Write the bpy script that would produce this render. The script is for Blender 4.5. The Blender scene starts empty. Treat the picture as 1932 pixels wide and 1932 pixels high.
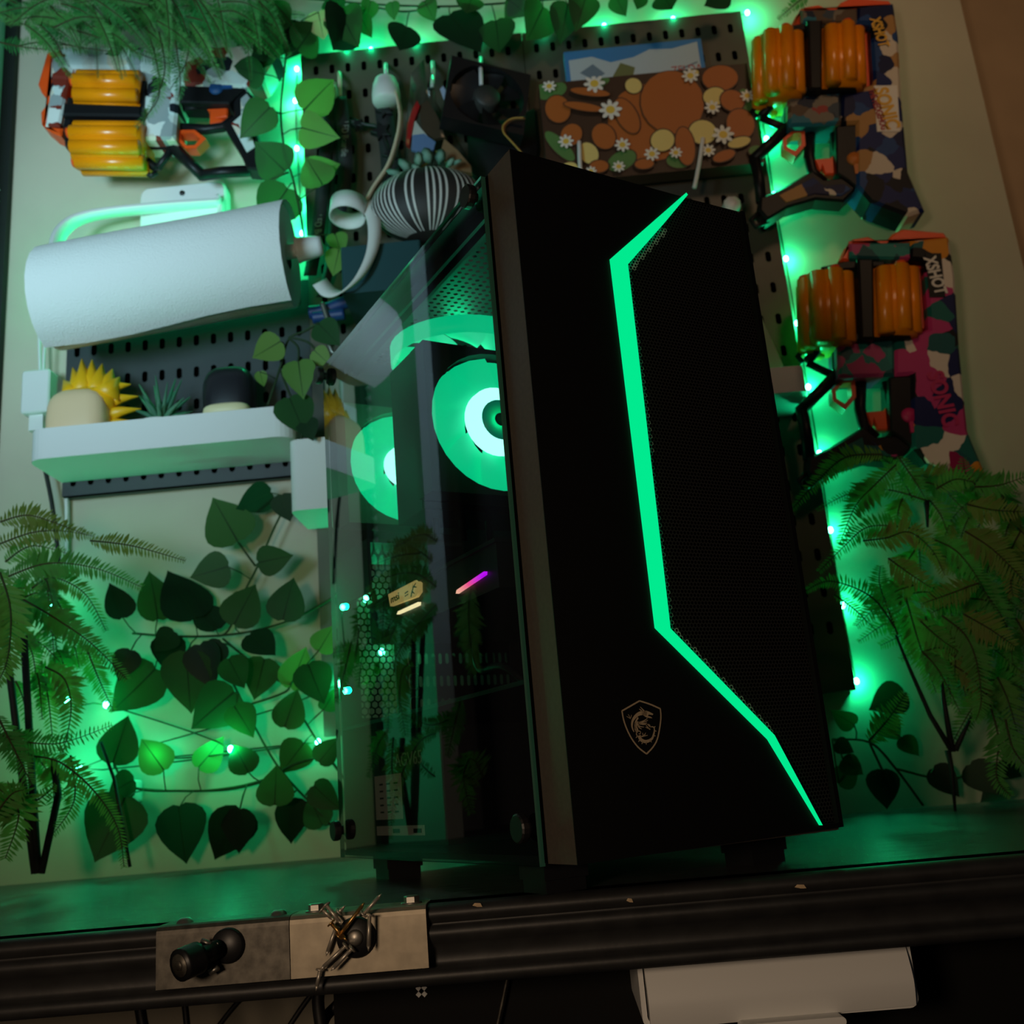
import bpy, math, random
from math import sin, cos, pi, radians as R
from mathutils import Vector as V, Matrix as M
random.seed(7)
SC = bpy.context.scene
C = SC.collection
# ---------------------------------------------------------------- camera
F_PX, YAW, PITCH, ROLL, EYE = 1919.85, -.02204, .26341, -.08617, V((0, 0, .06507))
_fw = V((sin(YAW)*cos(PITCH), cos(YAW)*cos(PITCH), sin(PITCH)))
_rt = V((cos(YAW), -sin(YAW), 0)); _up = _rt.cross(_fw)
RT = _rt*cos(ROLL)+_up*sin(ROLL); UP = _up*cos(ROLL)-_rt*sin(ROLL); FW = _fw
cam = bpy.data.cameras.new('camera'); camo = bpy.data.objects.new('camera', cam); C.objects.link(camo)
camo.matrix_world = M(((RT.x, UP.x, -FW.x, EYE.x), (RT.y, UP.y, -FW.y, EYE.y), (RT.z, UP.z, -FW.z, EYE.z), (0, 0, 0, 1)))
cam.sensor_width = 36; cam.lens = 36*F_PX/1932; cam.clip_start = .01
cam.dof.use_dof = True; cam.dof.focus_distance = .66; cam.dof.aperture_fstop = 12
SC.camera = camo
# ---------------------------------------------------------------- world and room lights
w = bpy.data.worlds.new('room_dark'); SC.world = w; w.use_nodes = True
w.node_tree.nodes['Background'].inputs[0].default_value = (.55, .6, .7, 1)
w.node_tree.nodes['Background'].inputs[1].default_value = .012
def area(name, loc, target, size, power, col):
    d = bpy.data.lights.new(name, 'AREA'); d.size = size; d.energy = power; d.color = col; d.shape = 'DISK'
    o = bpy.data.objects.new(name, d); C.objects.link(o); o.location = loc
    o.rotation_euler = (V(target)-V(loc)).to_track_quat('-Z', 'Y').to_euler(); return o
mg = area('monitor_glow', (-.80, -.10, .42), (-.55, 1.3, .96), .40, 2.2, (.50, .86, 1.0)); mg.data.spread = R(60)
area('warm_desk_lamp', (-.32, -.30, .14), (.30, 1.3, .50), .16, 2.7, (1.0, .72, .48))
wl = area('warm_ceiling_lamp', (.80, -.6, 1.6), (.60, 1.3, 1.12), .35, .48, (1.0, .64, .36)); wl.data.spread = R(48)
SC.view_settings.view_transform = 'Standard'; SC.view_settings.look = 'None'
SC.view_settings.exposure = 0.0; SC.view_settings.gamma = 1.0; SC.view_settings.use_curve_mapping = False
SC.cycles.use_denoising = True
SC.cycles.sample_clamp_indirect = 4.0
# ---------------------------------------------------------------- helpers
WY = 1.315          # wall plane
def ray(x, y): return FW*F_PX + RT*(x-966) - UP*(y-966)
def at(x, y, Y):    # point at distance Y along the room that the photograph shows at x, y
    d = ray(x, y); return EYE + d*(Y/d.y)
def srgb(r, g, b):
    f = lambda c: (c/255/12.92 if c/255 <= .04045 else ((c/255+.055)/1.055)**2.4)
    return (f(r), f(g), f(b), 1)
def mat(name, col, rough=.5, metal=0, noise=0, scale=40, bump=0, bscale=200, emit=None, es=0, spec=.5, trans=0, stretch=None, alpha=1):
    m = bpy.data.materials.new(name); m.use_nodes = True
    N = m.node_tree.nodes; L = m.node_tree.links; p = N['Principled BSDF']
    col = tuple(col) if len(col) == 4 else tuple(col)+(1,)
    p.inputs['Base Color'].default_value = col; p.inputs['Roughness'].default_value = rough
    p.inputs['Metallic'].default_value = metal; p.inputs['Specular IOR Level'].default_value = spec
    p.inputs['Transmission Weight'].default_value = trans; p.inputs['Alpha'].default_value = alpha
    if emit: p.inputs['Emission Color'].default_value = tuple(emit)+(1,); p.inputs['Emission Strength'].default_value = es
    tc = N.new('ShaderNodeTexCoord'); src = tc.outputs['Object']
    if stretch:
        mp = N.new('ShaderNodeMapping'); mp.inputs['Scale'].default_value = stretch; L.new(src, mp.inputs[0]); src = mp.outputs[0]
    if noise:
        n = N.new('ShaderNodeTexNoise'); n.inputs['Scale'].default_value = scale; n.inputs['Detail'].default_value = 5; L.new(src, n.inputs[0])
        cr = N.new('ShaderNodeValToRGB'); e = cr.color_ramp.elements
        e[0].position = .3; e[1].position = .7
        e[0].color = tuple(c*(1-noise) for c in col[:3])+(1,); e[1].color = tuple(min(1, c*(1+noise)) for c in col[:3])+(1,)
        L.new(n.outputs[0], cr.inputs[0]); L.new(cr.outputs[0], p.inputs['Base Color'])
    if bump:
        n2 = N.new('ShaderNodeTexNoise'); n2.inputs['Scale'].default_value = bscale; n2.inputs['Detail'].default_value = 4; L.new(src, n2.inputs[0])
        b = N.new('ShaderNodeBump'); b.inputs['Strength'].default_value = bump; b.inputs['Distance'].default_value = .002
        L.new(n2.outputs[0], b.inputs['Height']); L.new(b.outputs[0], p.inputs['Normal'])
    return m
def leafmat(name, c1, c2, transl=.35, rough=.55):
    m = bpy.data.materials.new(name); m.use_nodes = True; N = m.node_tree.nodes; L = m.node_tree.links
    p = N['Principled BSDF']; out = N['Material Output']
    oi = N.new('ShaderNodeObjectInfo'); mx = N.new('ShaderNodeMix'); mx.data_type = 'RGBA'
    mx.inputs[6].default_value = c1; mx.inputs[7].default_value = c2; L.new(oi.outputs['Random'], mx.inputs[0])
    L.new(mx.outputs[2], p.inputs['Base Color']); p.inputs['Roughness'].default_value = rough; p.inputs['Specular IOR Level'].default_value = .25
    t = N.new('ShaderNodeBsdfTranslucent'); L.new(mx.outputs[2], t.inputs[0])
    ms = N.new('ShaderNodeMixShader'); ms.inputs[0].default_value = transl
    L.new(p.outputs[0], ms.inputs[1]); L.new(t.outputs[0], ms.inputs[2]); L.new(ms.outputs[0], out.inputs[0]); return m
def glass(name, tint, ior=1.5, rough=.0, refl=1.0):
    m = bpy.data.materials.new(name); m.use_nodes = True; N = m.node_tree.nodes; L = m.node_tree.links
    N.remove(N['Principled BSDF']); out = N['Material Output']
    t = N.new('ShaderNodeBsdfTransparent'); t.inputs[0].default_value = tuple(tint)+(1,)
    g = N.new('ShaderNodeBsdfGlossy'); g.inputs[1].default_value = rough; g.inputs[0].default_value = (refl, refl, refl, 1)
    lw = N.new('ShaderNodeLayerWeight'); lw.inputs[0].default_value = .5
    f0 = ((ior-1)/(ior+1))**2
    pw_ = N.new('ShaderNodeMath'); pw_.operation = 'POWER'; pw_.inputs[1].default_value = 4.0; L.new(lw.outputs['Facing'], pw_.inputs[0])
    fr = N.new('ShaderNodeMath'); fr.operation = 'MULTIPLY_ADD'; fr.inputs[1].default_value = 1-f0; fr.inputs[2].default_value = f0; L.new(pw_.outputs[0], fr.inputs[0])
    ms = N.new('ShaderNodeMixShader'); L.new(fr.outputs[0], ms.inputs[0]); L.new(t.outputs[0], ms.inputs[1]); L.new(g.outputs[0], ms.inputs[2])
    L.new(ms.outputs[0], out.inputs[0]); return m
def printmat(name, cols, scale, rough=.45, seed=0):
    """flat printed camouflage of colour patches"""
    m = bpy.data.materials.new(name); m.use_nodes = True; N = m.node_tree.nodes; L = m.node_tree.links; p = N['Principled BSDF']
    tc = N.new('ShaderNodeTexCoord'); mp = N.new('ShaderNodeMapping'); mp.inputs['Location'].default_value = (seed, seed*.7, seed*.3)
    mp.inputs['Scale'].default_value = (1, .05, 1)
    L.new(tc.outputs['Object'], mp.inputs[0])
    nz = N.new('ShaderNodeTexNoise'); nz.inputs['Scale'].default_value = scale*1.3; L.new(mp.outputs[0], nz.inputs[0])
    ad = N.new('ShaderNodeVectorMath'); ad.operation = 'MULTIPLY_ADD'; ad.inputs[1].default_value = (.016, .0, .016); L.new(nz.outputs['Color'], ad.inputs[0]); L.new(mp.outputs[0], ad.inputs[2])
    v = N.new('ShaderNodeTexVoronoi'); v.inputs['Scale'].default_value = scale; L.new(ad.outputs[0], v.inputs[0])
    sp = N.new('ShaderNodeSeparateColor'); L.new(v.outputs['Color'], sp.inputs[0])
    cr = N.new('ShaderNodeValToRGB'); cr.color_ramp.interpolation = 'CONSTANT'; e = cr.color_ramp.elements
    e[0].position = 0; e[0].color = cols[0]; e[1].position = 1/len(cols); e[1].color = cols[1]
    for i in range(2, len(cols)): q = e.new(i/len(cols)); q.color = cols[i]
    L.new(sp.outputs[0], cr.inputs[0]); L.new(cr.outputs[0], p.inputs['Base Color']); p.inputs['Roughness'].default_value = rough; p.inputs['Specular IOR Level'].default_value = .2
    return m
class MB:
    def __init__(s): s.v = []; s.f = []; s.m = []; s.cur = 0; s.sm = []
    def add(s, vs, fs, smooth=False):
        o = len(s.v); s.v += [V(q) for q in vs]
        for f in fs: s.f.append(tuple(i+o for i in f)); s.m.append(s.cur); s.sm.append(smooth)
        return s
    def box(s, a, b, bev=0):
        x0, x1 = sorted((a[0], b[0])); y0, y1 = sorted((a[1], b[1])); z0, z1 = sorted((a[2], b[2]))
        if bev:   # rounded in the x-z outline
            return s.prism(rrect(x0, x1, z0, z1, bev), y0, y1)
        vs = [(x, y, z) for x in (x0, x1) for y in (y0, y1) for z in (z0, z1)]
        return s.add(vs, [(0, 1, 3, 2), (4, 6, 7, 5), (0, 4, 5, 1), (2, 3, 7, 6), (0, 2, 6, 4), (1, 5, 7, 3)])
    def prism(s, poly, y0, y1, bev=0):      # outline in x-z, extruded along y
        n = len(poly)
        ar = sum(poly[i][0]*poly[(i+1) % n][1]-poly[(i+1) % n][0]*poly[i][1] for i in range(n))
        if ar < 0: poly = poly[::-1]
        if bev:
            cx = sum(p[0] for p in poly)/n; cz = sum(p[1] for p in poly)/n
            ins = inset(poly, bev)
            vs = [(p[0], y0, p[1]) for p in ins]+[(p[0], y0+bev, p[1]) for p in poly]+[(p[0], y1, p[1]) for p in poly]
            fs = [tuple(range(n))]
            for k in range(2):
                for i in range(n): fs.append((k*n+i, (k+1)*n+i, (k+1)*n+(i+1) % n, k*n+(i+1) % n))
            fs.append(tuple(range(3*n-1, 2*n-1, -1)))
            return s.add(vs, fs)
        vs = [(p[0], y0, p[1]) for p in poly]+[(p[0], y1, p[1]) for p in poly]
        fs = [tuple(range(n)), tuple(range(2*n-1, n-1, -1))]+[(i, n+i, n+(i+1) % n, (i+1) % n) for i in range(n)]
        return s.add(vs, fs)
    def zprism(s, poly, z0, z1):            # outline in x-y, extruded along z
        n = len(poly); vs = [(p[0], p[1], z0) for p in poly]+[(p[0], p[1], z1) for p in poly]
        return s.add(vs, [tuple(range(n)), tuple(range(2*n-1, n-1, -1))]+[(i, n+i, n+(i+1) % n, (i+1) % n) for i in range(n)])
    def tube(s, path, r, n=6, r2=None, caps=True):
        path = [V(p) for p in path]; k = len(path); o = len(s.v); vs = []; fs = []
        nrm = None
        for i, p in enumerate(path):
            t = (path[min(i+1, k-1)]-path[max(i-1, 0)]); t = t.normalized() if t.length > 1e-9 else V((0, 0, 1))
            if nrm is None: nrm = t.cross(V((.3, .5, .8))).normalized()
            nrm = (nrm-t*nrm.dot(t)).normalized(); bn = t.cross(nrm)
            rr = r if r2 is None else r+(r2-r)*i/max(1, k-1)
            for j in range(n): a = 2*pi*j/n; vs.append(p+nrm*cos(a)*rr+bn*sin(a)*rr)
        for i in range(k-1):
            for j in range(n): fs.append((i*n+j, i*n+(j+1) % n, (i+1)*n+(j+1) % n, (i+1)*n+j))
        if caps: fs.append(tuple(range(n-1, -1, -1))); fs.append(tuple((k-1)*n+j for j in range(n)))
        return s.add(vs, fs, True)
    def cyl(s, a, b, r, n=20, r2=None): 
        s.tube([a, b], r, n, r2); return s
    def lathe(s, prof, c=(0, 0, 0), ax='z', n=24, a0=0, a1=2*pi, smooth=True):
        vs = []; fs = []; k = len(prof); full = abs(a1-a0-2*pi) < 1e-6; m = n if full else n+1
        for j in range(m):
            a = a0+(a1-a0)*j/n
            for (r, h) in prof:
                p = (r*cos(a), r*sin(a), h)
                if ax == 'y': p = (p[0], p[2], p[1])
                if ax == 'x': p = (p[2], p[0], p[1])
                vs.append(V(p)+V(c))
        for j in range(n):
            for i in range(k-1):
                q = (j*k+i, ((j+1) % m)*k+i, ((j+1) % m)*k+i+1, j*k+i+1)
                fs.append(q)
        return s.add(vs, fs, smooth)
    def ribbon(s, path, wdir, width, th=.0006):
        path = [V(p) for p in path]; k = len(path); wd = V(wdir).normalized()*width/2; vs = []; fs = []
        for i, p in enumerate(path):
            t = (path[min(i+1, k-1)]-path[max(i-1, 0)]).normalized(); nn = t.cross(wd).normalized()*th
            vs += [p-wd+nn, p+wd+nn, p+wd-nn, p-wd-nn]
        for i in range(k-1):
            for j in range(4): fs.append((i*4+j, i*4+(j+1) % 4, (i+1)*4+(j+1) % 4, (i+1)*4+j))
        fs += [(3, 2, 1, 0), tuple(4*(k-1)+j for j in range(4))]
        return s.add(vs, fs, True)
    def mesh(s, name, mats):
        me = bpy.data.meshes.new(name); me.from_pydata([tuple(q) for q in s.v], [], s.f)
        for q in (mats if isinstance(mats, (list, tuple)) else [mats]): me.materials.append(q)
        me.polygons.foreach_set('material_index', s.m); me.polygons.foreach_set('use_smooth', s.sm); me.update()
        import bmesh
        bm = bmesh.new(); bm.from_mesh(me); bmesh.ops.recalc_face_normals(bm, faces=bm.faces); bm.to_mesh(me); bm.free()
        return me
    def build(s, name, mats, parent=None, **kw): return obj(name, s.mesh(name, mats), parent, **kw)
def inset(poly, d):
    n = len(poly); out = []
    for i in range(n):
        p0, p1, p2 = V(poly[i-1]), V(poly[i]), V(poly[(i+1) % n])
        e1 = (p1-p0).normalized(); e2 = (p2-p1).normalized()
        n1 = V((-e1.y, e1.x)); n2 = V((-e2.y, e2.x)); b = (n1+n2)
        b = b.normalized() if b.length > 1e-6 else n1
        out.append(tuple(p1+b*d/max(.5, b.dot(n1))))
    return out
def rrect(x0, x1, z0, z1, r, n=5):
    out = []
    for cx, cz, a in ((x1-r, z1-r, 0), (x0+r, z1-r, pi/2), (x0+r, z0+r, pi), (x1-r, z0+r, 3*pi/2)):
        for i in range(n+1): t = a+pi/2*i/n; out.append((cx+r*cos(t), cz+r*sin(t)))
    return out
def obj(name, me, parent=None, label=None, cat=None, group=None, kind=None, mtx=None, local=False):
    o = bpy.data.objects.new(name, me); C.objects.link(o)
    if mtx is not None: o.matrix_basis = mtx
    if parent is not None:
        o.parent = parent
        if not local and parent.get('_root'): o.matrix_parent_inverse = M.Translation(-parent.location)
    if label: o['label'] = label
    if cat: o['category'] = cat
    if group: o['group'] = group
    if kind: o['kind'] = kind
    return o
def thing(name, loc, label, cat, group=None, rot=None):
    o = bpy.data.objects.new(name, None); C.objects.link(o); o.location = loc; o.empty_display_size = .02
    o['label'] = label; o['category'] = cat
    if rot is None: o['_root'] = 1
    else: o.rotation_euler = rot
    if group: o['group'] = group
    return o
_tc = {}
def text_mesh(s, ext=.002, bold=0, shear=0):
    k = (s, ext, bold, shear)
    if k not in _tc:
        cu = bpy.data.curves.new('lettering', 'FONT'); cu.body = s; cu.align_x = 'CENTER'; cu.align_y = 'CENTER'; cu.extrude = ext; cu.offset = bold; cu.shear = shear
        o = bpy.data.objects.new('lettering', cu); C.objects.link(o)
        dg = bpy.context.evaluated_depsgraph_get(); me = bpy.data.meshes.new_from_object(o.evaluated_get(dg)); bpy.data.objects.remove(o)
        xs = [v.co.x for v in me.vertices]; ys = [v.co.y for v in me.vertices]
        _tc[k] = (me, max(xs)-min(xs), max(ys)-min(ys), (max(xs)+min(xs))/2, (max(ys)+min(ys))/2)
    return _tc[k]
def text(s, name, m, parent, c, xdir, ydir, wid, hei, ext=.02, bold=0, shear=0, local=False):
    """lettering as flat raised geometry: centred at c, running along xdir, letter tops towards ydir"""
    me0, w0, h0, cx, cy = text_mesh(s, ext, bold, shear); me = me0.copy(); me.materials.clear(); me.materials.append(m)
    x = V(xdir).normalized(); y = V(ydir).normalized(); z = x.cross(y)
    sx, sy = wid/w0, hei/h0
    mt = M((( x.x*sx, y.x*sy, z.x*.01, 0), (x.y*sx, y.y*sy, z.y*.01, 0), (x.z*sx, y.z*sy, z.z*.01, 0), (0, 0, 0, 1)))
    off = mt @ V((cx, cy, 0)); mt.translation = V(c)-off
    return obj(name, me, parent, mtx=mt, local=local)
def spline(pts, n=8):
    pts = [V(p) for p in pts]; out = []
    for i in range(len(pts)-1):
        p0 = pts[max(i-1, 0)]; p1 = pts[i]; p2 = pts[i+1]; p3 = pts[min(i+2, len(pts)-1)]
        for k in range(n):
            t = k/n; out.append(.5*((2*p1)+(p2-p0)*t+(2*p0-5*p1+4*p2-p3)*t*t+(3*p1-p0-3*p2+p3)*t**3))
    out.append(pts[-1]); return out
# ---------------------------------------------------------------- materials
GRN = (.0, 1.0, .36)
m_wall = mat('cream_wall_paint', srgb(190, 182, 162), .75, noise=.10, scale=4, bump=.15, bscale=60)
m_sidewall = mat('pale_grey_panel', srgb(176, 182, 186), .7, noise=.05, scale=6)
m_dark = mat('black_trim', (.006, .007, .006), .7)
m_black = mat('black_plastic', (.008, .008, .009), .42)
m_blackm = mat('matt_black', (.006, .006, .006), .8, spec=.2)
m_gap = mat('shadow_black', (.002, .002, .002), .9, spec=0)
m_desk = mat('black_laminate', (.045, .046, .046), .26, bump=.45, bscale=700, noise=.3, scale=30, stretch=(1, 3, 1))
m_rail = mat('black_rubber_edge', (.020, .0205, .021), .5, noise=.25, scale=60, bump=.08, bscale=120)
m_white = mat('white_plastic', srgb(225, 226, 224), .38)
m_paper = mat('paper_towel', srgb(226, 228, 226), .9, bump=.6, bscale=450)
m_peg = mat('grey_brown_steel', srgb(84, 74, 64), .5, noise=.08, scale=30)
m_pegd = mat('dark_grey_steel', srgb(52, 54, 58), .5, noise=.08, scale=30)
m_steel = mat('dull_steel', srgb(150, 140, 122), .5, .6, noise=.18, scale=90)
m_galv = mat('dark_galvanised_steel', srgb(92, 88, 80), .5, .6, noise=.35, scale=160)
m_zinc = mat('zinc', srgb(160, 156, 148), .42, .9)
m_nail = mat('nail_steel', srgb(190, 182, 168), .42, .7)
m_brass = mat('brass_nail', srgb(190, 150, 90), .35, .9)
m_orange = mat('orange_plastic', srgb(240, 82, 22), .4)
m_amber = mat('amber_clear_plastic', srgb(255, 150, 10), .28, trans=.08)
m_frame = mat('black_toy_plastic', (.009, .009, .010), .4, spec=.2)
m_cable = mat('black_cable', (.008, .008, .008), .5)
m_stem = leafmat('vine_stem_green', srgb(38, 58, 34), srgb(50, 72, 40), .1)
m_leaf = leafmat('ivy_leaf_green', srgb(30, 74, 40), srgb(62, 108, 52), .3)
m_leafl = leafmat('light_leaf_green', srgb(88, 136, 66), srgb(112, 150, 70), .35)
m_leafd = leafmat('dark_leaf_green', srgb(20, 46, 28), srgb(28, 60, 34), .2)
m_dry = leafmat('dried_leaf_beige', srgb(190, 165, 120), srgb(180, 150, 110), .3)
m_vein = leafmat('leaf_vein', srgb(24, 52, 28), srgb(36, 66, 34), .2)
m_fern = leafmat('fern_green', srgb(56, 136, 62), srgb(98, 154, 64), .38)
m_ferno = leafmat('fern_olive', srgb(106, 124, 50), srgb(124, 136, 60), .38)
m_fine = leafmat('fine_fern_green', srgb(40, 128, 62), srgb(84, 148, 72), .35)
m_rach = leafmat('fern_stalk_brown', srgb(70, 58, 34), srgb(54, 60, 32), .1)
m_led = mat('green_led', (0, .4, .2), .4, emit=(.05, 1, .45), es=70)
m_strip = mat('green_light_bar', (.0, .3, .12), .35, emit=(.0, .78, .26), es=1.02)
# ---------------------------------------------------------------- setting
def struct(name, mb, m): return mb.build(name, m, kind='structure')
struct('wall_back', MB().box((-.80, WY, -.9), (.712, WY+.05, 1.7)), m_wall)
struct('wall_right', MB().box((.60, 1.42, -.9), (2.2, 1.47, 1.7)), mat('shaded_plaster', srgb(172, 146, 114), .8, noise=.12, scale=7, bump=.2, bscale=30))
struct('wall_left', MB().box((-.80, 1.20, -.9), (-.752, WY-.006, 1.7)), m_sidewall)
struct('floor', MB().box((-2.2, -1.6, -.95), (2.2, 1.67, -.9)), mat('dark_floor', (.02, .017, .014), .6, noise=.2))
t1 = MB().box((-.752, WY-.012, -.05), (-.734, WY+.002, 1.7))
struct('trim_1', t1, m_dark)
for i in range(46):     # saw-tooth edging beside the dark gap
    z = .12+i*.019
    obj('trim_tooth', MB().add([(-.7515, WY-.014, z), (-.7515, WY-.014, z+.013), (-.744, WY-.014, z+.006), (-.7515, WY-.02, z), (-.7515, WY-.02, z+.013), (-.744, WY-.02, z+.006)], [(0, 1, 2), (5, 4, 3), (0, 2, 5, 3), (1, 0, 3, 4), (2, 1, 4, 5)]).mesh('trim_tooth', m_sidewall), bpy.data.objects['trim_1'])
cv = []; k = 60
for i in range(k+1):
    t = i/k; y = .15+1.5*t; cv += [(-1.28+.025*sin(t*70)+.012*sin(t*23), y, z) for z in (-.5, 1.7)]
MB().add(cv, [(2*i, 2*i+1, 2*i+3, 2*i+2) for i in range(k)], True).build('curtain', mat('grey_curtain', srgb(130, 134, 146), .85), label='grey folded curtain hanging at the far left of the room', cat='curtain')
# ---------------------------------------------------------------- desk
DY = .660
desk = thing('workbench', (0, DY, 0), 'long black workbench with a ribbed rubber front edge under the computer', 'desk')
MB().box((-1.22, DY+.012, -.035), (.708, WY, 0)).build('worktop', m_desk, desk)
prof = [(.03, 0), (.008, 0), (.003, -.001), (0, -.004), (0, -.007), (.003, -.0105), (.006, -.0115), (.001, -.0125), (-.001, -.015), (-.001, -.018), (.003, -.0225), (.008, -.026), (.009, -.033), (.008, -.036), (.001, -.037), (-.001, -.040), (.0, -.0435), (.003, -.046), (.03, -.047)]
mb = MB(); n = len(prof); xs = (-1.22, .708)
mb.add([(x, DY+p[0], p[1]) for x in xs for p in prof], [(i, i+1, n+i+1, n+i) for i in range(n-1)], True)
mb.build('edge_rail', m_rail, desk)
for px, py, l in ((1510, 1671, .007), (1188, 1697, .004), (900, 1698, .006)):   # chips in the rubber
    c = at(px, py+2, DY-.0006); c.z = min(c.z, -.0022)
    MB().add([c+V((-l/2, 0, 0)), c+V((-l/4, 0, .0014)), c+V((l/3, 0, .001)), c+V((l/2, 0, -.0012)), c+V((0, 0, -.001)), c+V((0, -.0005, .0003))], [(0, 1, 5), (1, 2, 5), (2, 3, 5), (3, 4, 5), (4, 0, 5)]).build('edge_chip', mat('pale_chip', srgb(190, 165, 130), .8), desk)
# black cabinet under the bench
cab = thing('under_bench_cabinet', (.1, .8, -.5), 'black cabinet in shadow below the bench', 'cabinet')
x0 = at(662, 1900, .86).x
MB().box((x0, .80, -.9), (.70, 1.25, -.052)).build('body', m_blackm, cab)
c = at(795, 1870, .799)
sm = MB()
for a in (pi/4, -pi/4):
    d = V((cos(a), 0, sin(a)))*.0045; e = V((-sin(a), 0, cos(a)))*.0015
    sm.add([c-d-e, c+d-e, c+d+e, c-d+e, c-d-e+V((0, .001, 0)), c+d-e+V((0, .001, 0)), c+d+e+V((0, .001, 0)), c-d+e+V((0, .001, 0))], [(0, 1, 2, 3), (7, 6, 5, 4), (0, 4, 5, 1), (1, 5, 6, 2), (2, 6, 7, 3), (3, 7, 4, 0)])
sm.build('cross_screw', m_white, cab)
def cable(name, pts, r, label, m=None, n=8, cat='cable'):
    p = spline(pts, n); return MB().tube(p, r, 6).build(name, m or m_cable, label=label, cat=cat)
def pxp(l, Y): return [at(q[0], q[1], q[2] if len(q) > 2 else Y) for q in l]
cable('power_cable', pxp([(262, 1850), (264, 1900), (280, 1990)], 1.0), .005, 'thick black cable dropping below the bench at the far left')
cable('power_cable', pxp([(345, 1850), (348, 1885), (358, 1985)], 1.0), .003, 'thin black cable hanging straight down under the left bracket')
cable('power_cable', pxp([(505, 1850), (450, 1890), (395, 1960)], 1.0), .0025, 'black cable slanting down to the left under the bench')
cable('power_cable', pxp([(600, 1860), (570, 1900), (530, 1960)], .9), .0025, 'black cable slanting away beside the nails')
cable('power_cable', pxp([(610, 1830), (600, 1890), (615, 1990)], .82), .005, 'doubled black cable hanging below the steel bracket', None)
cable('power_cable', pxp([(655, 1850), (640, 1890), (612, 1925), (600, 1990)], .84), .004, 'curved black cable at the edge of the dark cabinet')
cable('grey_cord', pxp([(962, 1820), (950, 1880), (935, 1950)], .79), .0012, 'thin grey cord hanging in front of the black cabinet', m_galv)
# white drawer under the bench
DRY = .700; dk_ = DRY/.66
def dz(z): return EYE.z+(z-EYE.z)*dk_
dr = thing('under_desk_drawer', (.124, DRY, dz(-.09)), 'white plastic slide-out drawer fixed under the bench front', 'drawer')
x0, x1, zt, zb = .0365*dk_, .1985*dk_, dz(-.0378), dz(-.0785)
fm = MB(); o_ = rrect(x0, x1, zb, zt, .006); i_ = rrect(x0+.0032, x1-.0032, zb+.003, zt-.0032, .004); n = len(o_)
fm.add([(p[0], y, p[1]) for l, y in ((o_, DRY), (i_, DRY), (i_, DRY+.1), (o_, DRY+.1)) for p in l], [(k*n+i, k*n+(i+1) % n, (k+1)*n+(i+1) % n, (k+1)*n+i) for k in range(3) for i in range(n)]+[(3*n+i, 3*n+(i+1) % n, (i+1) % n, i) for i in range(n)])
fm.build('housing', m_white, dr)
mb = MB(); k = 12; vs = []; xa, xb = x0+.0042, x1-.0034
for i in range(k+1):
    t = i/k; z = zt-.0048-(zt-zb-.006)*t; y = DRY-.001-.008*sin(t*pi*.62)+.010*max(0, t-.6)
    vs += [(xa, y, z-.0010), (xb, y, z+.0012)]
mb.add(vs, [(2*i, 2*i+1, 2*i+3, 2*i+2) for i in range(k)], True)
mb.add([(xa, DRY-.001, zt-.0058), (xb, DRY-.001, zt-.0036), (xb, DRY+.08, zt-.0036), (xa, DRY+.08, zt-.0058)], [(0, 1, 2, 3)])
mb.add([(xa, DRY-.001, zt-.0058), (xa, DRY+.08, zt-.0058), (xa, DRY+.08, zb+.002), (xa, DRY-.004, zb+.002)], [(0, 1, 2, 3)])
mb.build('drawer_front', m_white, dr)
MB().prism(rrect(.0965, .160, dz(-.0815), dz(-.0765), .0025), DRY-.018, DRY-.004).build('pull_lip', m_white, dr)
# ---------------------------------------------------------------- brackets with magnets and nails
def bracket(name, px0, px1, label, m, drop):
    a = at(px0, 1740, DY-.003); b = at(px1, 1720, DY-.003); x0, x1 = a.x, b.x
    t = thing(name, ((x0+x1)/2, DY, 0), label, 'bracket')
    pr = [(.022, .0012), (.001, .0012), (-.0025, .0005), (-.0045, -.0015), (-.005, -.004), (-.005, -drop)]
    mb = MB(); n = len(pr)
    mb.add([(x, DY+p[0], p[1]) for x in (x0, x1) for p in pr]+[(x, DY+p[0]+(.0014 if i > 1 else 0), p[1]-(.0011 if i < 4 else 0)) for x in (x0, x1) for i, p in enumerate(pr)],
           [(i, i+1, n+i+1, n+i) for i in range(n-1)]+[(2*n+i, 3*n+i, 3*n+i+1, 2*n+i+1) for i in range(n-1)]+[(i, 2*n+i, 2*n+i+1, i+1) for i in range(n-1)]+[(n+i, n+i+1, 3*n+i+1, 3*n+i) for i in range(n-1)]+[(n-1, 3*n-1, 4*n-1, 2*n-1)])
    mb.build('plate', m, t); return t, x0, x1
b1, bx0, bx1 = bracket('bench_bracket', 297, 546, 'dark weathered steel bracket with a black knob, left of the nail bracket', m_galv, .0345)
b2, cx0, cx1 = bracket('bench_bracket', 548, 804, 'clean pale steel bracket folded over the bench edge, holding nails', m_steel, .0345)
def bolt(parent, px, py, kind):
    c = at(px, py, DY+.008); c.z = .001
    if kind == 'hex': MB().cyl(c, c+V((0, 0, .001)), .0065, 18).lathe([(0, .0048), (.0042, .0048), (.0048, .0042), (.0048, 0)], c, n=6, smooth=False).build('bolt', m_zinc, parent)
    else: MB().lathe([(0, .0030), (.003, .0028), (.0045, .0016), (.0055, 0)], c, n=14).build('rivet', m_zinc, parent)
bolt(b1, 349, 1728, 'r'); bolt(b1, 525, 1706, 'r'); bolt(b2, 596, 1702, 'hex'); bolt(b2, 776, 1694, 'hex')
c = at(430, 1784, DY-.006); q = DY-.005
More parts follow.
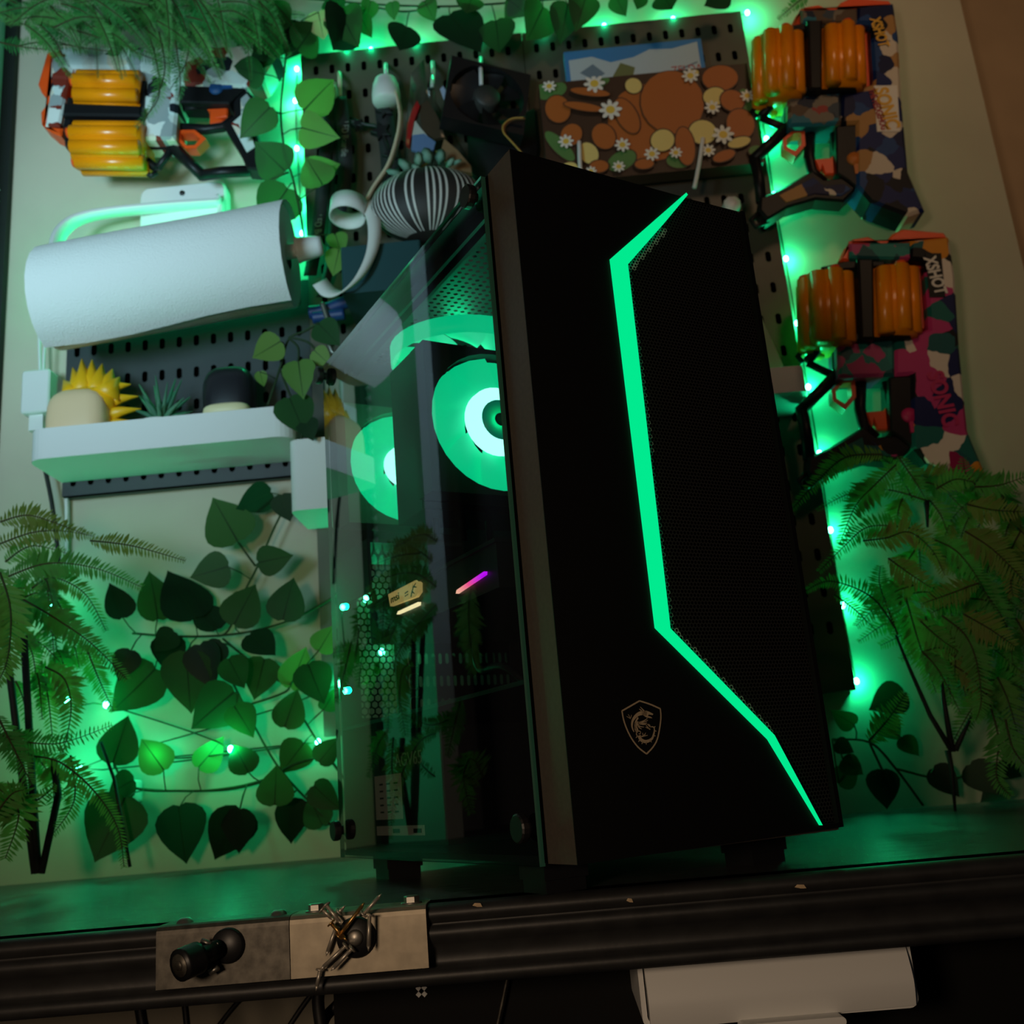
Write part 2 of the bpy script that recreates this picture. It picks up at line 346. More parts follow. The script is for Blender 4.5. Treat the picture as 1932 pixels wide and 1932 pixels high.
MB().lathe([(0, -.0035), (.009, -.0035), (.0102, -.002), (.0102, 0)], (c.x, q, c.z), 'y', 28).build('magnet_disc', m_black, b1)
MB().lathe([(0, -.010), (.0035, -.010), (.004, -.008), (.004, -.004)], (at(420, 1786, DY).x, q, c.z), 'y', 6, smooth=False).build('hex_nut', m_zinc, b1)
k0 = at(412, 1790, DY-.010); k1 = at(350, 1817, DY-.030)
MB().tube([k0, k0.lerp(k1, .5), k1], .0055, 14).build('knob_arm', m_black, b1)
kd = (k1-k0).normalized()
MB().tube([k1-kd*.009, k1-kd*.007, k1+kd*.002, k1+kd*.004], .0092, 18).build('knob', m_black, b1)
MB().tube([k1+kd*.004, k1+kd*.0045], .0065, 16).tube([k1+kd*.0043, k1+kd*.0052], .003, 6).build('knob_cap', m_galv, b1)
MB().tube(pxp([(380, 1775), (398, 1782)], DY-.016), .0018, 8).build('set_screw', m_zinc, b1)
MB().tube(pxp([(395, 1835), (412, 1825)], DY-.014), .0018, 8).build('set_screw', m_zinc, b1)
c = at(672, 1768, DY-.006)
MB().lathe([(0, -.004), (.0105, -.004), (.0118, -.002), (.0118, 0)], (c.x, q, c.z), 'y', 28).build('magnet_disc', m_black, b2)
MB().lathe([(0, -.0062), (.0035, -.006), (.0048, -.0048), (.0048, -.004)], (c.x, q, c.z), 'y', 18).build('magnet_screw', m_zinc, b2)
nails = [((608, 1716), (632, 1738), 0, 'short steel nail at the upper left of the magnet'), ((616, 1708), (645, 1745), 1, 'steel nail leaning up left over the magnet'), ((640, 1766), (688, 1702), 2, 'brass-coloured nail slanting up right across the magnet'), ((686, 1724), (720, 1686), 0, 'long steel nail pointing up right past the bracket edge'), ((634, 1750), (615, 1804), 0, 'steel nail hanging down left from the magnet'), ((652, 1785), (604, 1830), 3, 'steel nail slanting down to the left below the magnet'), ((664, 1790), (624, 1832), 0, 'shorter steel nail parallel to the slanting one'), ((697, 1728), (695, 1795), 1, 'steel nail hanging straight down at the right of the magnet'), ((604, 1830), (596, 1870), 0, 'lowest nail dangling under the bracket edge'), ((640, 1720), (652, 1708), 0, 'stub of a nail above the magnet'), ((625, 1742), (655, 1776), 2, 'brass-coloured nail crossing behind the long one')]
for i, (h, tp, k, lab) in enumerate(nails):
    Y = DY-.0105-.0018*(i % 4); a = at(h[0], h[1], Y); b = at(tp[0], tp[1], Y-.002*(k == 1)); d = (b-a).normalized()
    MB().tube([a, b-d*.003], .0012, 7).tube([b-d*.003, b], .0012, 7, .0001).tube([a-d*.0006, a+d*.0003], .0027, 10).build('nail', m_brass if k == 2 else m_nail, label=lab, cat='nail', group='nails on the magnet')
# ---------------------------------------------------------------- computer case (local: x across the front, y into the depth, z up)
CY = .54385; FL = V((.00654, .60931, 0)); CA = V((cos(CY), sin(CY), 0)); CB = V((-sin(CY), cos(CY), 0))
def fpt(px, py, t=0):   # a point of the front plane in case coordinates
    d = ray(px, py); k = (CB.dot(FL)+t-CB.dot(EYE))/CB.dot(d); P = EYE+d*k-FL; return (P.dot(CA), P.z)
case = thing('computer_case', FL, 'black computer tower with a glowing green zigzag light bar and dark glass side', 'computer', rot=(0, 0, CY))
m_front = mat('case_front_black', (.0035, .0036, .0035), .55, spec=.25)
m_bezel = mat('case_bezel_grey', srgb(92, 84, 76), .42, .35, noise=.1, scale=300)
m_chas = mat('chassis_black_steel', (.02, .022, .023), .45, .2)
m_smoke = glass('smoked_glass', (.46, .49, .48), 1.55)
m_blade = mat('frosted_blade_glow', (.03, .34, .2), .5, emit=(.0, .40, .17), es=2.6)  # blades are lit by the hub LEDs; that light is put in as glow
m_ringg = mat('fan_led_ring', (.1, .8, .6), .4, emit=(.3, 1, .8), es=4.2)
m_hub = mat('fan_hub_dark_green', (.0, .09, .05), .4, emit=(0, .12, .07), es=1.6)
def ring(o, n): return o
def sqframe(mb, c, hw, hh, r, y0, y1, n=32):
    pts = []
    for i in range(n):
        a = 2*pi*i/n; ca, sa = cos(a), sin(a); k = min(hw/abs(ca) if abs(ca) > 1e-6 else 9, hh/abs(sa) if abs(sa) > 1e-6 else 9)
        pts.append(((c[0]+r*ca, c[1]+r*sa), (c[0]+k*ca, c[1]+k*sa)))
    # make sure of square corners
    for sx, sz in ((1, 1), (-1, 1), (-1, -1), (1, -1)):
        i = min(range(n), key=lambda j: (pts[j][1][0]-c[0]-sx*hw)**2+(pts[j][1][1]-c[1]-sz*hh)**2); pts[i] = (pts[i][0], (c[0]+sx*hw, c[1]+sz*hh))
    vs = []
    for a, b in pts: vs += [(a[0], y0, a[1]), (b[0], y0, b[1]), (a[0], y1, a[1]), (b[0], y1, b[1])]
    fs = []
    for i in range(n):
        j = (i+1) % n; p, q = 4*i, 4*j
        fs += [(p, p+1, q+1, q), (p+2, q+2, q+3, p+3), (p, q, q+2, p+2), (p+1, p+3, q+3, q+1)]
    mb.add(vs, fs); return mb
def holeplate(mb, x0, x1, z0, z1, nx, nz, hw, hh, y, ch=.3, skip=None):
    """sheet of nx by nz cells, each with an upright slot hw by hh cut through it"""
    dx, dz = (x1-x0)/nx, (z1-z0)/nz
    for i in range(nx):
        for j in range(nz):
            a, b = x0+i*dx, z0+j*dz; cx, cz = a+dx/2, b+dz/2; k = min(hw, hh)*ch
            if skip and skip(cx, cz): continue
            inn = [(cx-hw/2+k, cz-hh/2), (cx+hw/2-k, cz-hh/2), (cx+hw/2, cz-hh/2+k), (cx+hw/2, cz+hh/2-k), (cx+hw/2-k, cz+hh/2), (cx-hw/2+k, cz+hh/2), (cx-hw/2, cz+hh/2-k), (cx-hw/2, cz-hh/2+k)]
            out = [(a, b), (a+dx, b), (a+dx, b), (a+dx, b+dz), (a+dx, b+dz), (a, b+dz), (a, b+dz), (a, b)]
            o = [(a, b), (a+dx, b), (a+dx, b+dz), (a, b+dz)]
            vs = [(p[0], y, p[1]) for p in inn]+[(p[0], y, p[1]) for p in o]
            mb.add(vs, [(8, 9, 1, 0), (9, 2, 1), (9, 10, 3, 2), (10, 4, 3), (10, 11, 5, 4), (11, 6, 5), (11, 8, 7, 6), (8, 0, 7)])
    return mb
def inpoly(p, poly):
    r = False; n = len(poly)
    for i in range(n):
        a, b = poly[i], poly[i-1]
        if (a[1] > p[1]) != (b[1] > p[1]) and p[0] < (b[0]-a[0])*(p[1]-a[1])/(b[1]-a[1])+a[0]: r = not r
    return r
def honeycomb(mb, poly, pitch, web, y, th=0):
    x0 = min(p[0] for p in poly); x1 = max(p[0] for p in poly); z0 = min(p[1] for p in poly); z1 = max(p[1] for p in poly)
    ro = pitch/math.sqrt(3); ri = ro*(1-web); dz = pitch*math.sqrt(3)/2; j = 0; z = z0
    while z < z1:
        x = x0+(pitch/2 if j % 2 else 0)
        while x < x1:
            if inpoly((x, z), poly):
                vs = []
                for k in range(6):
                    a = pi/6+k*pi/3; vs += [(x+ro*cos(a), y, z+ro*sin(a)), (x+ri*cos(a), y, z+ri*sin(a))]
                fs = [(2*k, 2*((k+1) % 6), 2*((k+1) % 6)+1, 2*k+1) for k in range(6)]
                if th:
                    vs += [(x+ri*cos(pi/6+k*pi/3), y+th, z+ri*sin(pi/6+k*pi/3)) for k in range(6)]
                    fs += [(2*k+1, 2*((k+1) % 6)+1, 12+(k+1) % 6, 12+k) for k in range(6)]
                mb.add(vs, fs)
            x += pitch
        z += dz; j += 1
    return mb
so = [(.1515, .4868), (.0733, .4159), (.0738, .155), (.1541, .0815), (.1881, .0245)]
si = [(.1899, .0243), (.1598, .0838), (.0853, .1545), (.0878, .4143), (.1257, .4550), (.1528, .4853)]
lp = [(0, .0197), (.21, .0215), (.21, .0245)]+so[::-1]+[(.1215, .4623), (0, .4865)]
lp = [(0, .0197), (.21, .0215), (.21, .0245), (.1881, .0245), (.1541, .0815), (.0738, .155), (.0733, .4159), (.1215, .4600), (0, .4865)]
mb = MB().prism(lp, 0, .0008)
mb.add([(0, 0, .4865), (.1215, 0, .4600), (.1515, .004, .4868), (0, .004, .4868)], [(0, 1, 2, 3)])
mb.build('front_panel', m_front, case)
mb = MB().prism(lp, .0008, .0046).box((0, .0046, .0197), (.21, .033, .4868))
mb.build('front_shell', m_bezel, case)
MB().box((.2065, .0, .0215), (.2102, .0330, .4845)).build('right_rim', m_front, case)
MB().add([(.0, .0044, .022), (.2065, .0044, .022), (.2065, .0044, .4866), (.07, .0044, .4866)], [(0, 1, 2, 3)]).build('mesh_backing', m_gap, case)
MB().prism(so+si, -.0016, .004).build('light_bar', m_strip, case, label='glowing green light bar')
mp = si+[(.2065, .4845), (.2065, .0262)]
mp = si[:-1]+[(.1528, .4845), (.2065, .4845), (.2065, .0262)]
bnd = [(x+.0000, z) for x, z in si[1:5]]+[(.1257+.007, .4515), (.0878+.0062, .4118), (.0853+.0060, .1570), (.1598+.0050, .0850)]
honeycomb(MB(), [si[1], si[2], si[3], si[4], (.1330, .4540), (.0940, .4120), (.0913, .1572), (.1650, .0860)], .0029, .34, .0034).build('lit_mesh_edge', mat('mesh_glow_plastic', (.34, .36, .34), .5), case, kind='stuff')  # paler strip of the mesh; the bar's glow is put into its colour
honeycomb(MB(), mp, .0029, .3, .0037).build('honeycomb_mesh', mat('mesh_black_plastic', (.02, .02, .019), .45), case, kind='stuff')
MB().box((-.0005, .033, .02), (.209, .0362, .4860)).build('panel_gap', m_gap, case)
gl = MB().add([(-.004, .0365, .0182), (-.004, .3885, .0182), (-.004, .3885, .4868), (-.004, .0365, .4868)], [(0, 1, 2, 3)])
gl.cur = 1; gl.add([(x, t, z) for x in (-.004, 0) for t, z in ((.0365, .0182), (.3885, .0182), (.3885, .4868), (.0365, .4868))], [(0, 4, 5, 1), (1, 5, 6, 2), (2, 6, 7, 3), (3, 7, 4, 0)])
gl.build('glass_panel', [m_smoke, mat('glass_edge', (.035, .14, .10), .15)], case, label='dark tinted glass side panel')
for t, z in ((.0455, .4738), (.0448, .0408), (.3800, .0414), (.3815, .474)):
    mb = MB(); n = 18; pr = [(.004, -.0042), (.004, -.0075), (.0082, -.0075), (.0088, -.009), (.0088, -.0125), (.0078, -.0135), (0, -.0135)]
    mb.lathe(pr, (0, t, z), 'x', n, smooth=False)
    mb.build('thumbscrew', m_black, case)
for s, t in ((.026, .072), (.184, .062), (.028, .335), (.184, .335)):
    MB().zprism([(s-.016, t-.016), (s+.016, t-.016), (s+.016, t+.016), (s-.016, t+.016)], .008, .0197).zprism([(s-.0145, t-.0145), (s+.0145, t-.0145), (s+.0145, t+.0145), (s-.0145, t+.0145)], .0, .008).build('foot', m_black, case)
# emblem
m_emb = mat('emblem_silver', srgb(190, 170, 140), .4, .2)
def ept(x, y): return fpt(1150+x*.07246, 1300+y*.07246)
def stroke(mb, pts, w0, w1=None, y=-.0004, curve=True, f=ept, flip=False):
    p = [V((*f(*q), 0)) for q in pts]
    if curve and len(p) > 2: p = spline(p, 5)
    w1 = w0 if w1 is None else w1; vs = []; k = len(p); sc = .0000243
    for i, q in enumerate(p):
        t = (p[min(i+1, k-1)]-p[max(i-1, 0)]); t.normalize(); nn = V((-t.y, t.x, 0))*(w0+(w1-w0)*i/(k-1))*sc/2
        vs += [(q.x+nn.x, y, q.y+nn.y), (q.x-nn.x, y, q.y-nn.y)]
    mb.add(vs, [(2*i, 2*i+1, 2*i+3, 2*i+2) for i in range(k-1)]); return mb
eb = MB()
stroke(eb, [(310, 575), (770, 310), (770, 310)], 40, curve=False); stroke(eb, [(770, 310), (1050, 400), (1310, 515)], 40)
stroke(eb, [(1310, 505), (1325, 780), (1250, 1250), (1130, 1500), (955, 1690)], 40); stroke(eb, [(955, 1690), (730, 1510), (530, 1230), (380, 880), (312, 570)], 40)
eb.build('emblem_shield', m_emb, case, label='silver shield outline')
ed = MB()
stroke(ed, [(960, 650), (860, 625), (740, 655), (640, 745), (585, 850), (575, 960), (595, 1050), (630, 1120)], 120, 20)
stroke(ed, [(735, 745), (680, 840), (660, 930), (670, 1030), (710, 1140)], 40, 60)
ed.add([(p[0], -.0004, p[1]) for p in [ept(*q) for q in ((640, 900), (700, 840), (760, 860), (760, 920), (700, 960), (740, 1060), (690, 1150), (640, 1050))]], [tuple(range(8))])
ed.add([(p[0], -.0004, p[1]) for p in [ept(*q) for q in ((860, 570), (960, 570), (1040, 600), (1130, 650), (1115, 682), (1015, 665), (985, 700), (1060, 720), (1105, 760), (1030, 755), (950, 742), (890, 700), (820, 650))]], [tuple(range(13))])
for a, b in (((790, 465), (890, 575)), ((765, 520), (850, 590)), ((540, 775), (435, 712)), ((540, 770), (478, 660)), ((548, 750), (562, 676))): stroke(ed, [b if a[0] > 500 and False else a, b], 14, 40 if a[0] > 700 else 12)
for e1, e2 in (((880, 830), (980, 765)), ((890, 860), (990, 815)), ((880, 900), (965, 880)), ((860, 925), (950, 915)), ((800, 980), (890, 990)), ((770, 1010), (830, 1042))): stroke(ed, [(720, 890 if e2[1] < 940 else 940), e1, e2], 34, 12)
stroke(ed, [(720, 1240), (690, 1160), (730, 1095), (790, 1110), (790, 1165), (745, 1170)], 34, 14)
stroke(ed, [(760, 1210), (800, 1310), (900, 1365), (1010, 1350), (1100, 1285), (1140, 1180), (1160, 1060), (1130, 990), (1040, 985)], 100, 18)
for a, b in (((720, 1220), (675, 1275)), ((775, 1330), (740, 1380)), ((855, 1370), (830, 1435)), ((945, 1380), (945, 1450)), ((1050, 1340), (1085, 1390)), ((1140, 1215), (1190, 1225)), ((1165, 1090), (1210, 1100)), ((1150, 1000), (1185, 975)), ((820, 1240), (985, 1205)), ((870, 1230), (850, 1140)), ((880, 1230), (935, 1140)), ((1050, 985), (965, 910)), ((1050, 960), (1000, 910)), ((1050, 1050), (925, 990)), ((1020, 1040), (940, 940))): stroke(ed, [a, b], 34, 12)
ed.build('emblem_dragon', m_emb, case, label='silver dragon emblem')
# chassis
mb = MB().box((.204, .036, .02), (.209, .388, .486)).box((0, .036, .0197), (.204, .388, .024)).box((.002, .036, .024), (.204, .04, .482))
mb.box((.001, .04, .127), (.204, .386, .130))
mb.box((.001, .384, .024), (.02, .387, .318)).box((.02, .384, .024), (.0565, .387, .138)).box((.0565, .384, .024), (.078, .387, .3185)).box((.078, .384, .024), (.181, .387, .1375)).box((.181, .384, .024), (.204, .387, .3185)).box((.078, .384, .2245), (.181, .387, .3185)).box((.02, .384, .29), (.0565, .387, .3185))
mb.box((.131, .384, .3185), (.204, .387, .486)).box((0, .384, .4435), (.131, .387, .486)).box((0, .384, .3185), (.006, .387, .4435))
sqframe(mb, (.0685, .381), .0625, .0625, .055, .384, .387)
mb.build('chassis', m_chas, case)
honeycomb(MB(), [(.02, .138), (.0565, .138), (.0565, .29), (.02, .29)], .0069, .22, .3855).build('rear_vent', m_gap, case)
holeplate(MB(), .078, .181, .1375, .2245, 14, 4, .0034, .0105, .3855, .4).build('slot_cover', m_gap, case)
for j in range(4):
    z = .1484+j*.02175
    MB().tube(spline([(.078, .3825, z+.007), (.071, .3825, z+.007), (.0688, .3825, z+.004), (.0688, .3825, z-.004), (.071, .3825, z-.007), (.078, .3825, z-.007)], 3), .0006, 5).build('slot_light_line', m_zinc, case)  # pale tubes stand in for light showing through U-shaped cutouts
TOPM = M(((1, 0, 0, 0), (0, 0, 1, 0), (0, -1, 0, .484), (0, 0, 0, 1)))   # x stays x, sheet z becomes depth
mb = holeplate(MB(), .03, .18, .06, .36, 22, 42, .0042, .0036, 0, .4)
mb.box((0, -.0005, .036), (.03, .0005, .388)).box((.18, -.0005, .036), (.209, .0005, .388)).box((.03, -.0005, .036), (.18, .0005, .06)).box((.03, -.0005, .36), (.18, .0005, .388))
mb.build('top_vent', m_chas, case, mtx=TOPM, local=True)
for s in (.012, .022): MB().box((s, .05, .472), (s+.003, .37, .483)).build('top_rail', m_chas, case)
# fans
def fan(name, r, mtx, frame=True, power=.05, hub=.35, th=.024, fm=None, off=-.016):
    """one lit fan in the x-z plane, facing -y"""
    if frame:
        fo = sqframe(MB(), (0, 0), r+.004, r+.004, r, -.002, th)
        f = fo.build(name, fm or m_chas, case, mtx=mtx, local=True)
    else: f = MB().lathe([(r, 0), (r+.002, 0), (r+.002, th), (r, th), (r, 0)], ax='y', n=36).build(name, fm or m_blade, case, mtx=mtx, local=True)
    rh = r*hub; me = None
    bl = MB(); vs = []; A = R(56)
    for i in range(5):
        for j in range(5):
            q = rh*.94+(r*.97-rh*.94)*j/4; a = A*(i/4)+.25*j/4; vs.append((q*cos(a), .004+.010*i/4, q*sin(a)))
    bl.add(vs, [(5*i+j, 5*i+j+1, 5*i+j+6, 5*i+j+5) for i in range(4) for j in range(4)], True)
    me = bl.mesh('blade', m_blade)
    for k in range(9): obj('blade', me, f, mtx=M.Rotation(2*pi*k/9, 4, 'Y'), local=True)
    MB().lathe([(rh*.60, -.006), (rh*.98, -.006), (rh*1.05, -.004), (rh*1.05, .002)], ax='y', n=32).build('led_ring', m_ringg, f, local=True)
    MB().lathe([(rh*.2, -.007), (rh*.62, -.007), (rh*.64, 0)], ax='y', n=28).build('hub', m_hub, f, local=True)
    MB().lathe([(0, -.0075), (rh*.2, -.0075), (rh*.2, 0)], ax='y', n=20).build('hub_cap', m_gap, f, local=True)
    l = bpy.data.lights.new('fan_light', 'POINT'); l.energy = power; l.color = GRN; l.shadow_soft_size = .012
    lo = obj('fan_light', l, f, mtx=M.Translation((0, off, 0)), local=True)
    return f
fan('cooler_fan', .0605, M.Translation((.0725, .178, .3590)), power=.14, hub=.46)
fan('rear_fan', .056, M.Translation((.0645, .356, .3765)), power=.14, fm=mat('lit_grey_frame', srgb(90, 130, 110), .5))  # frame paler and greener: the fan's glow is put into its colour
fan('top_fan', .063, M.Translation((.084, .256, .448)) @ M.Rotation(R(90), 4, 'X'), frame=False, off=.024, power=.14, hub=.42, th=.016)
# cooler tower with fins
cl = MB()
for i in range(22):
    z = .288+i*.0064; cl.box((.014, .205, z), (.131, .258, z+.0011))
for s in (.035, .06, .085, .11): cl.tube([(s, .23, .27), (s, .23, .428)], .003, 8)
cl.box((.0125, .206, .288), (.0135, .257, .428))
cl.build('cooler_tower', mat('dark_nickel', (.03, .033, .035), .35, .8), case)
MB().box((.195, .09, .14), (.203, .38, .47)).build('mainboard', mat('mainboard_black', (.01, .012, .014), .5, noise=.4, scale=120), case)
MB().box((.0, .30, .2835), (.095, .382, .2868)).box((.0, .30, .24), (.003, .382, .2835)).build('port_shroud', mat('shroud_plastic', (.03, .045, .04), .35), case)
for i in range(4): MB().box((.155, .118+i*.011, .30), (.196, .123+i*.011, .43)).build('memory_stick', m_chas, case)
# graphics card
MB().prism([(.03, .2060), (.175, .2060), (.175, .2400), (.03, .2400)], .12, .378).box((.028, .118, .2395), (.178, .38, .2425)).build('graphics_card', m_chas, case)
def swap(mb): mb.v = [V((q.y, q.x, q.z)) for q in mb.v]; return mb
swap(MB().prism([(.322, .2415), (.3185, .2300), (.2620, .2272), (.2545, .2300), (.2535, .2375), (.2600, .2412)], .0265, .03)).build('lit_name_plate', mat('warm_backlit_plate', srgb(230, 205, 140), .5, emit=srgb(235, 200, 120)[:3], es=.62), case)
gp = bpy.data.objects['lit_name_plate']
text('msi', 'plate_lettering', m_gap, case, (.0262, .3060, .2352), (0, -1, 0), (0, 0, 1), .019, .0062, bold=.01, local=True)
dm = MB()
def gpt(t, z): return (t, z)
for pts, w0, w1 in (([(.271, .2290), (.268, .2330), (.264, .2365), (.259, .2385)], .0025, .001), ([(.264, .2365), (.2575, .2345)], .0018, .0004), ([(.266, .2350), (.2655, .2395)], .0016, .0003), ([(.268, .2330), (.2625, .2300)], .002, .0006), ([(.284, .2345), (.276, .2350)], .0012, .0012), ([(.284, .2320), (.276, .2325)], .0010, .0010)):
    k = len(pts); vs = []
    for i, q in enumerate(pts):
        t = V(pts[min(i+1, k-1)])-V(pts[max(i-1, 0)]); t.normalize(); w = w0+(w1-w0)*i/(k-1)
        vs += [(.0262, q[0]-t.y*w/2, q[1]+t.x*w/2), (.0262, q[0]+t.y*w/2, q[1]-t.x*w/2)]
    dm.add(vs, [(2*i, 2*i+1, 2*i+3, 2*i+2) for i in range(k-1)])
dm.build('plate_dragon', m_gap, case)
swap(MB().prism([(.306, .2203), (.303, .2225), (.2590, .2222), (.2600, .2195)], .027, .03)).build('card_light', mat('warm_white_light', (1, .9, .6), .4, emit=(1, .82, .45), es=2.2), case, label='warm white light line')
gm = mat('pink_violet_light', (1, .2, .6), .4, emit=(1, .1, .5), es=2.0)
N = gm.node_tree.nodes; L = gm.node_tree.links
tc = N.new('ShaderNodeTexCoord'); sx = N.new('ShaderNodeSeparateXYZ'); L.new(tc.outputs['Generated'], sx.inputs[0])
cr = N.new('ShaderNodeValToRGB'); e = cr.color_ramp.elements; e[0].position = .1; e[0].color = (.55, 0, 1, 1); e[1].position = .95; e[1].color = (1, .5, .35, 1); q = e.new(.55); q.color = (1, .08, .3, 1)
L.new(sx.outputs[1], cr.inputs[0]); L.new(cr.outputs[0], N['Principled BSDF'].inputs['Emission Color'])
swap(MB().prism([(.186, .2145), (.184, .2170), (.1365, .2212), (.1370, .2188)], .027, .03)).build('card_light', gm, case, label='pink to violet light line')
# power supply with its printed labels
MB().box((.03, .235, .026), (.18, .384, .116)).build('power_supply', m_black, case)
m_lab = mat('grey_label', srgb(225, 225, 215), .6)
MB().box((.0294, .323, .047), (.03, .384, .0850)).box((.0294, .279, .0335), (.03, .384, .0415)).build('supply_label', m_lab, case)
text('AGV65', 'supply_lettering', mat('dim_print', srgb(150, 165, 150), .6), case, (.0292, .304, .0960), (0, -1, 0), (0, 0, 1), .058, .011, local=True)
for i in range(5):
    for j in range(3): MB().box((.0290, .330+.017*j, .0525+.006*i), (.0294, .338+.017*j, .0540+.006*i)).build('label_print', m_black, case)
MB().box((.0290, .284, .0355), (.0294, .30, .0390)).box((.0290, .330, .0355), (.0294, .345, .0390)).build('label_print', m_black, case)
for pts in ([(.10, .30, .2), (.06, .22, .16), (.05, .15, .15), (.08, .12, .1)], [(.15, .2, .2), (.1, .1, .17), (.12, .07, .13)]):
    MB().tube(spline(pts, 6), .003, 6).build('power_lead', m_cable, case)
# ---------------------------------------------------------------- pegboards
PY = 1.295
def pegboard(name, x0, x1, z0, z1, label, m, nx, zs, rows, hw=.0076, hh=.0160):
    t = thing(name, ((x0+x1)/2, PY, z0), label, 'pegboard'); mb = MB()
    pz = .0475; zt = zs+pz/2; zb = zt-rows*pz; e = (x1-x0-nx*.0242)/2
    holeplate(mb, x0+e, x1-e, zb, zt, nx, rows, hw, hh, PY)
    for a, b, c, d in ((x0, x0+e, z0, z1), (x1-e, x1, z0, z1), (x0+e, x1-e, zt, z1), (x0+e, x1-e, z0, zb)):
        mb.add([(a, PY, c), (b, PY, c), (b, PY, d), (a, PY, d)], [(0, 1, 2, 3)])
    mb.build('face', m, t)
    mb = MB(); y = WY-.001
    for a, b in (((x0, z0), (x1, z0)), ((x1, z0), (x1, z1)), ((x1, z1), (x0, z1)), ((x0, z1), (x0, z0))):
        mb.add([(a[0], PY, a[1]), (b[0], PY, b[1]), (b[0], y, b[1]), (a[0], y, a[1])], [(0, 1, 2, 3)])
    mb.build('flange', m, t)
    MB().box((x0+.001, PY+.010, z0+.001), (x1-.001, PY+.012, z1-.001)).build('slot_shade', m_gap, t); return t  # black sheet added to block stray light so the slots read dark
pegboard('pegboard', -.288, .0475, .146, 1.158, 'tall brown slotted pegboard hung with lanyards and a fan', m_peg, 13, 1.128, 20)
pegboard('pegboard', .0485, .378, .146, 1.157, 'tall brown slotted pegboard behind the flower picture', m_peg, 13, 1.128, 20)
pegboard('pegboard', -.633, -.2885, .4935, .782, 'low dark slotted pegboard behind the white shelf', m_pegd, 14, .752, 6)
# ---------------------------------------------------------------- paper towel holder and roll
th = thing('towel_holder', (-.47, WY, .87), 'white plastic wall holder carrying the kitchen roll', 'holder')
c0, c1 = at(268, 365, 1.30), at(430, 440, 1.30)
MB().prism(rrect(c0.x, c1.x, c1.z, c0.z+.004, .014), 1.292, WY-.0005, .003).build('wall_plate', m_white, th)
for px, py in ((343, 363), (343, 434)):
    c = at(px, py, 1.290); MB().lathe([(0, -.002), (.0035, -.002), (.0042, 0)], (c.x, 1.292, c.z), 'y', 14).build('screw', m_black, th)
AX0 = at(92, 560, 1.19); AX1 = at(592, 466, 1.19)
arm = spline([at(420, 388, 1.285), at(300, 396, 1.275), at(170, 412, 1.262), at(118, 440, 1.245), at(102, 490, 1.22), AX0], 8)
mb = MB(); mb.ribbon([p+V((0, 0, .004)) for p in arm], (0, .9, .25), .030, .0035); mb.build('left_arm', m_white, th)
mb = MB().ribbon(spline([at(412, 372, 1.288), at(418, 388, 1.286), at(416, 408, 1.284)], 5), (0, 1, 0), .014, .003); mb.build('inner_rib', m_white, th)
MB().tube([AX0, AX1], .010, 14).build('spindle', m_white, th)
d = (AX1-AX0).normalized()
MB().tube([AX1-d*.022, AX1-d*.018, AX1-d*.004, AX1+d*.006, AX1+d*.011], .018, 18, .012).build('end_knob', m_white, th)
rl = thing('kitchen_roll', AX0, 'thick white kitchen paper roll on the wall holder', 'paper roll')
P0 = AX0+d*.004+V((0, 0, 0)); P1 = AX1-d*.034; rr = .067
cc = (P0+P1)/2-V((0, 0, .006))
mb = MB(); n = 48; up = V((0, 0, 1)); fr = d.cross(up).normalized()
pr = []
for k, (q, s) in enumerate(((0, .25), (0, .96), (.0, 1), (1, 1), (1, .97), (1, .25))):
    for i in range(n):
        a = 2*pi*i/n; pr.append(P0+(P1-P0)*q+(up*cos(a)+fr*sin(a))*rr*s*(1+.015*sin(3*a+q*2))-V((0, 0, .006))+d*(.004 if s == 1 and q == 0 else 0))
mb.add(pr, [(k*n+i, k*n+(i+1) % n, (k+1)*n+(i+1) % n, (k+1)*n+i) for k in range(5) for i in range(n)], True)
mb.build('roll', m_paper, rl)
mb = MB(); sh = []
for i in range(13):      # loose outer sheet coming off the front and drooping
    t = i/12; a = -1.9+3.3*t; q = rr*(1.05+.10*max(0, t-.55)**1.5*2)
    for j in range(7):
        u = j/6; b = a+.06*sin(u*5)*t
        sh.append(P0+(P1-P0)*(u*1.02)+(up*-sin(b)*1.0+fr*cos(b))*q*(1+.03*t*sin(u*7))-V((0, 0, .006)))
mb.add(sh, [(7*i+j, 7*i+j+1, 7*i+j+8, 7*i+j+7) for i in range(12) for j in range(6)], True)
mb.build('loose_sheet', m_paper, rl)
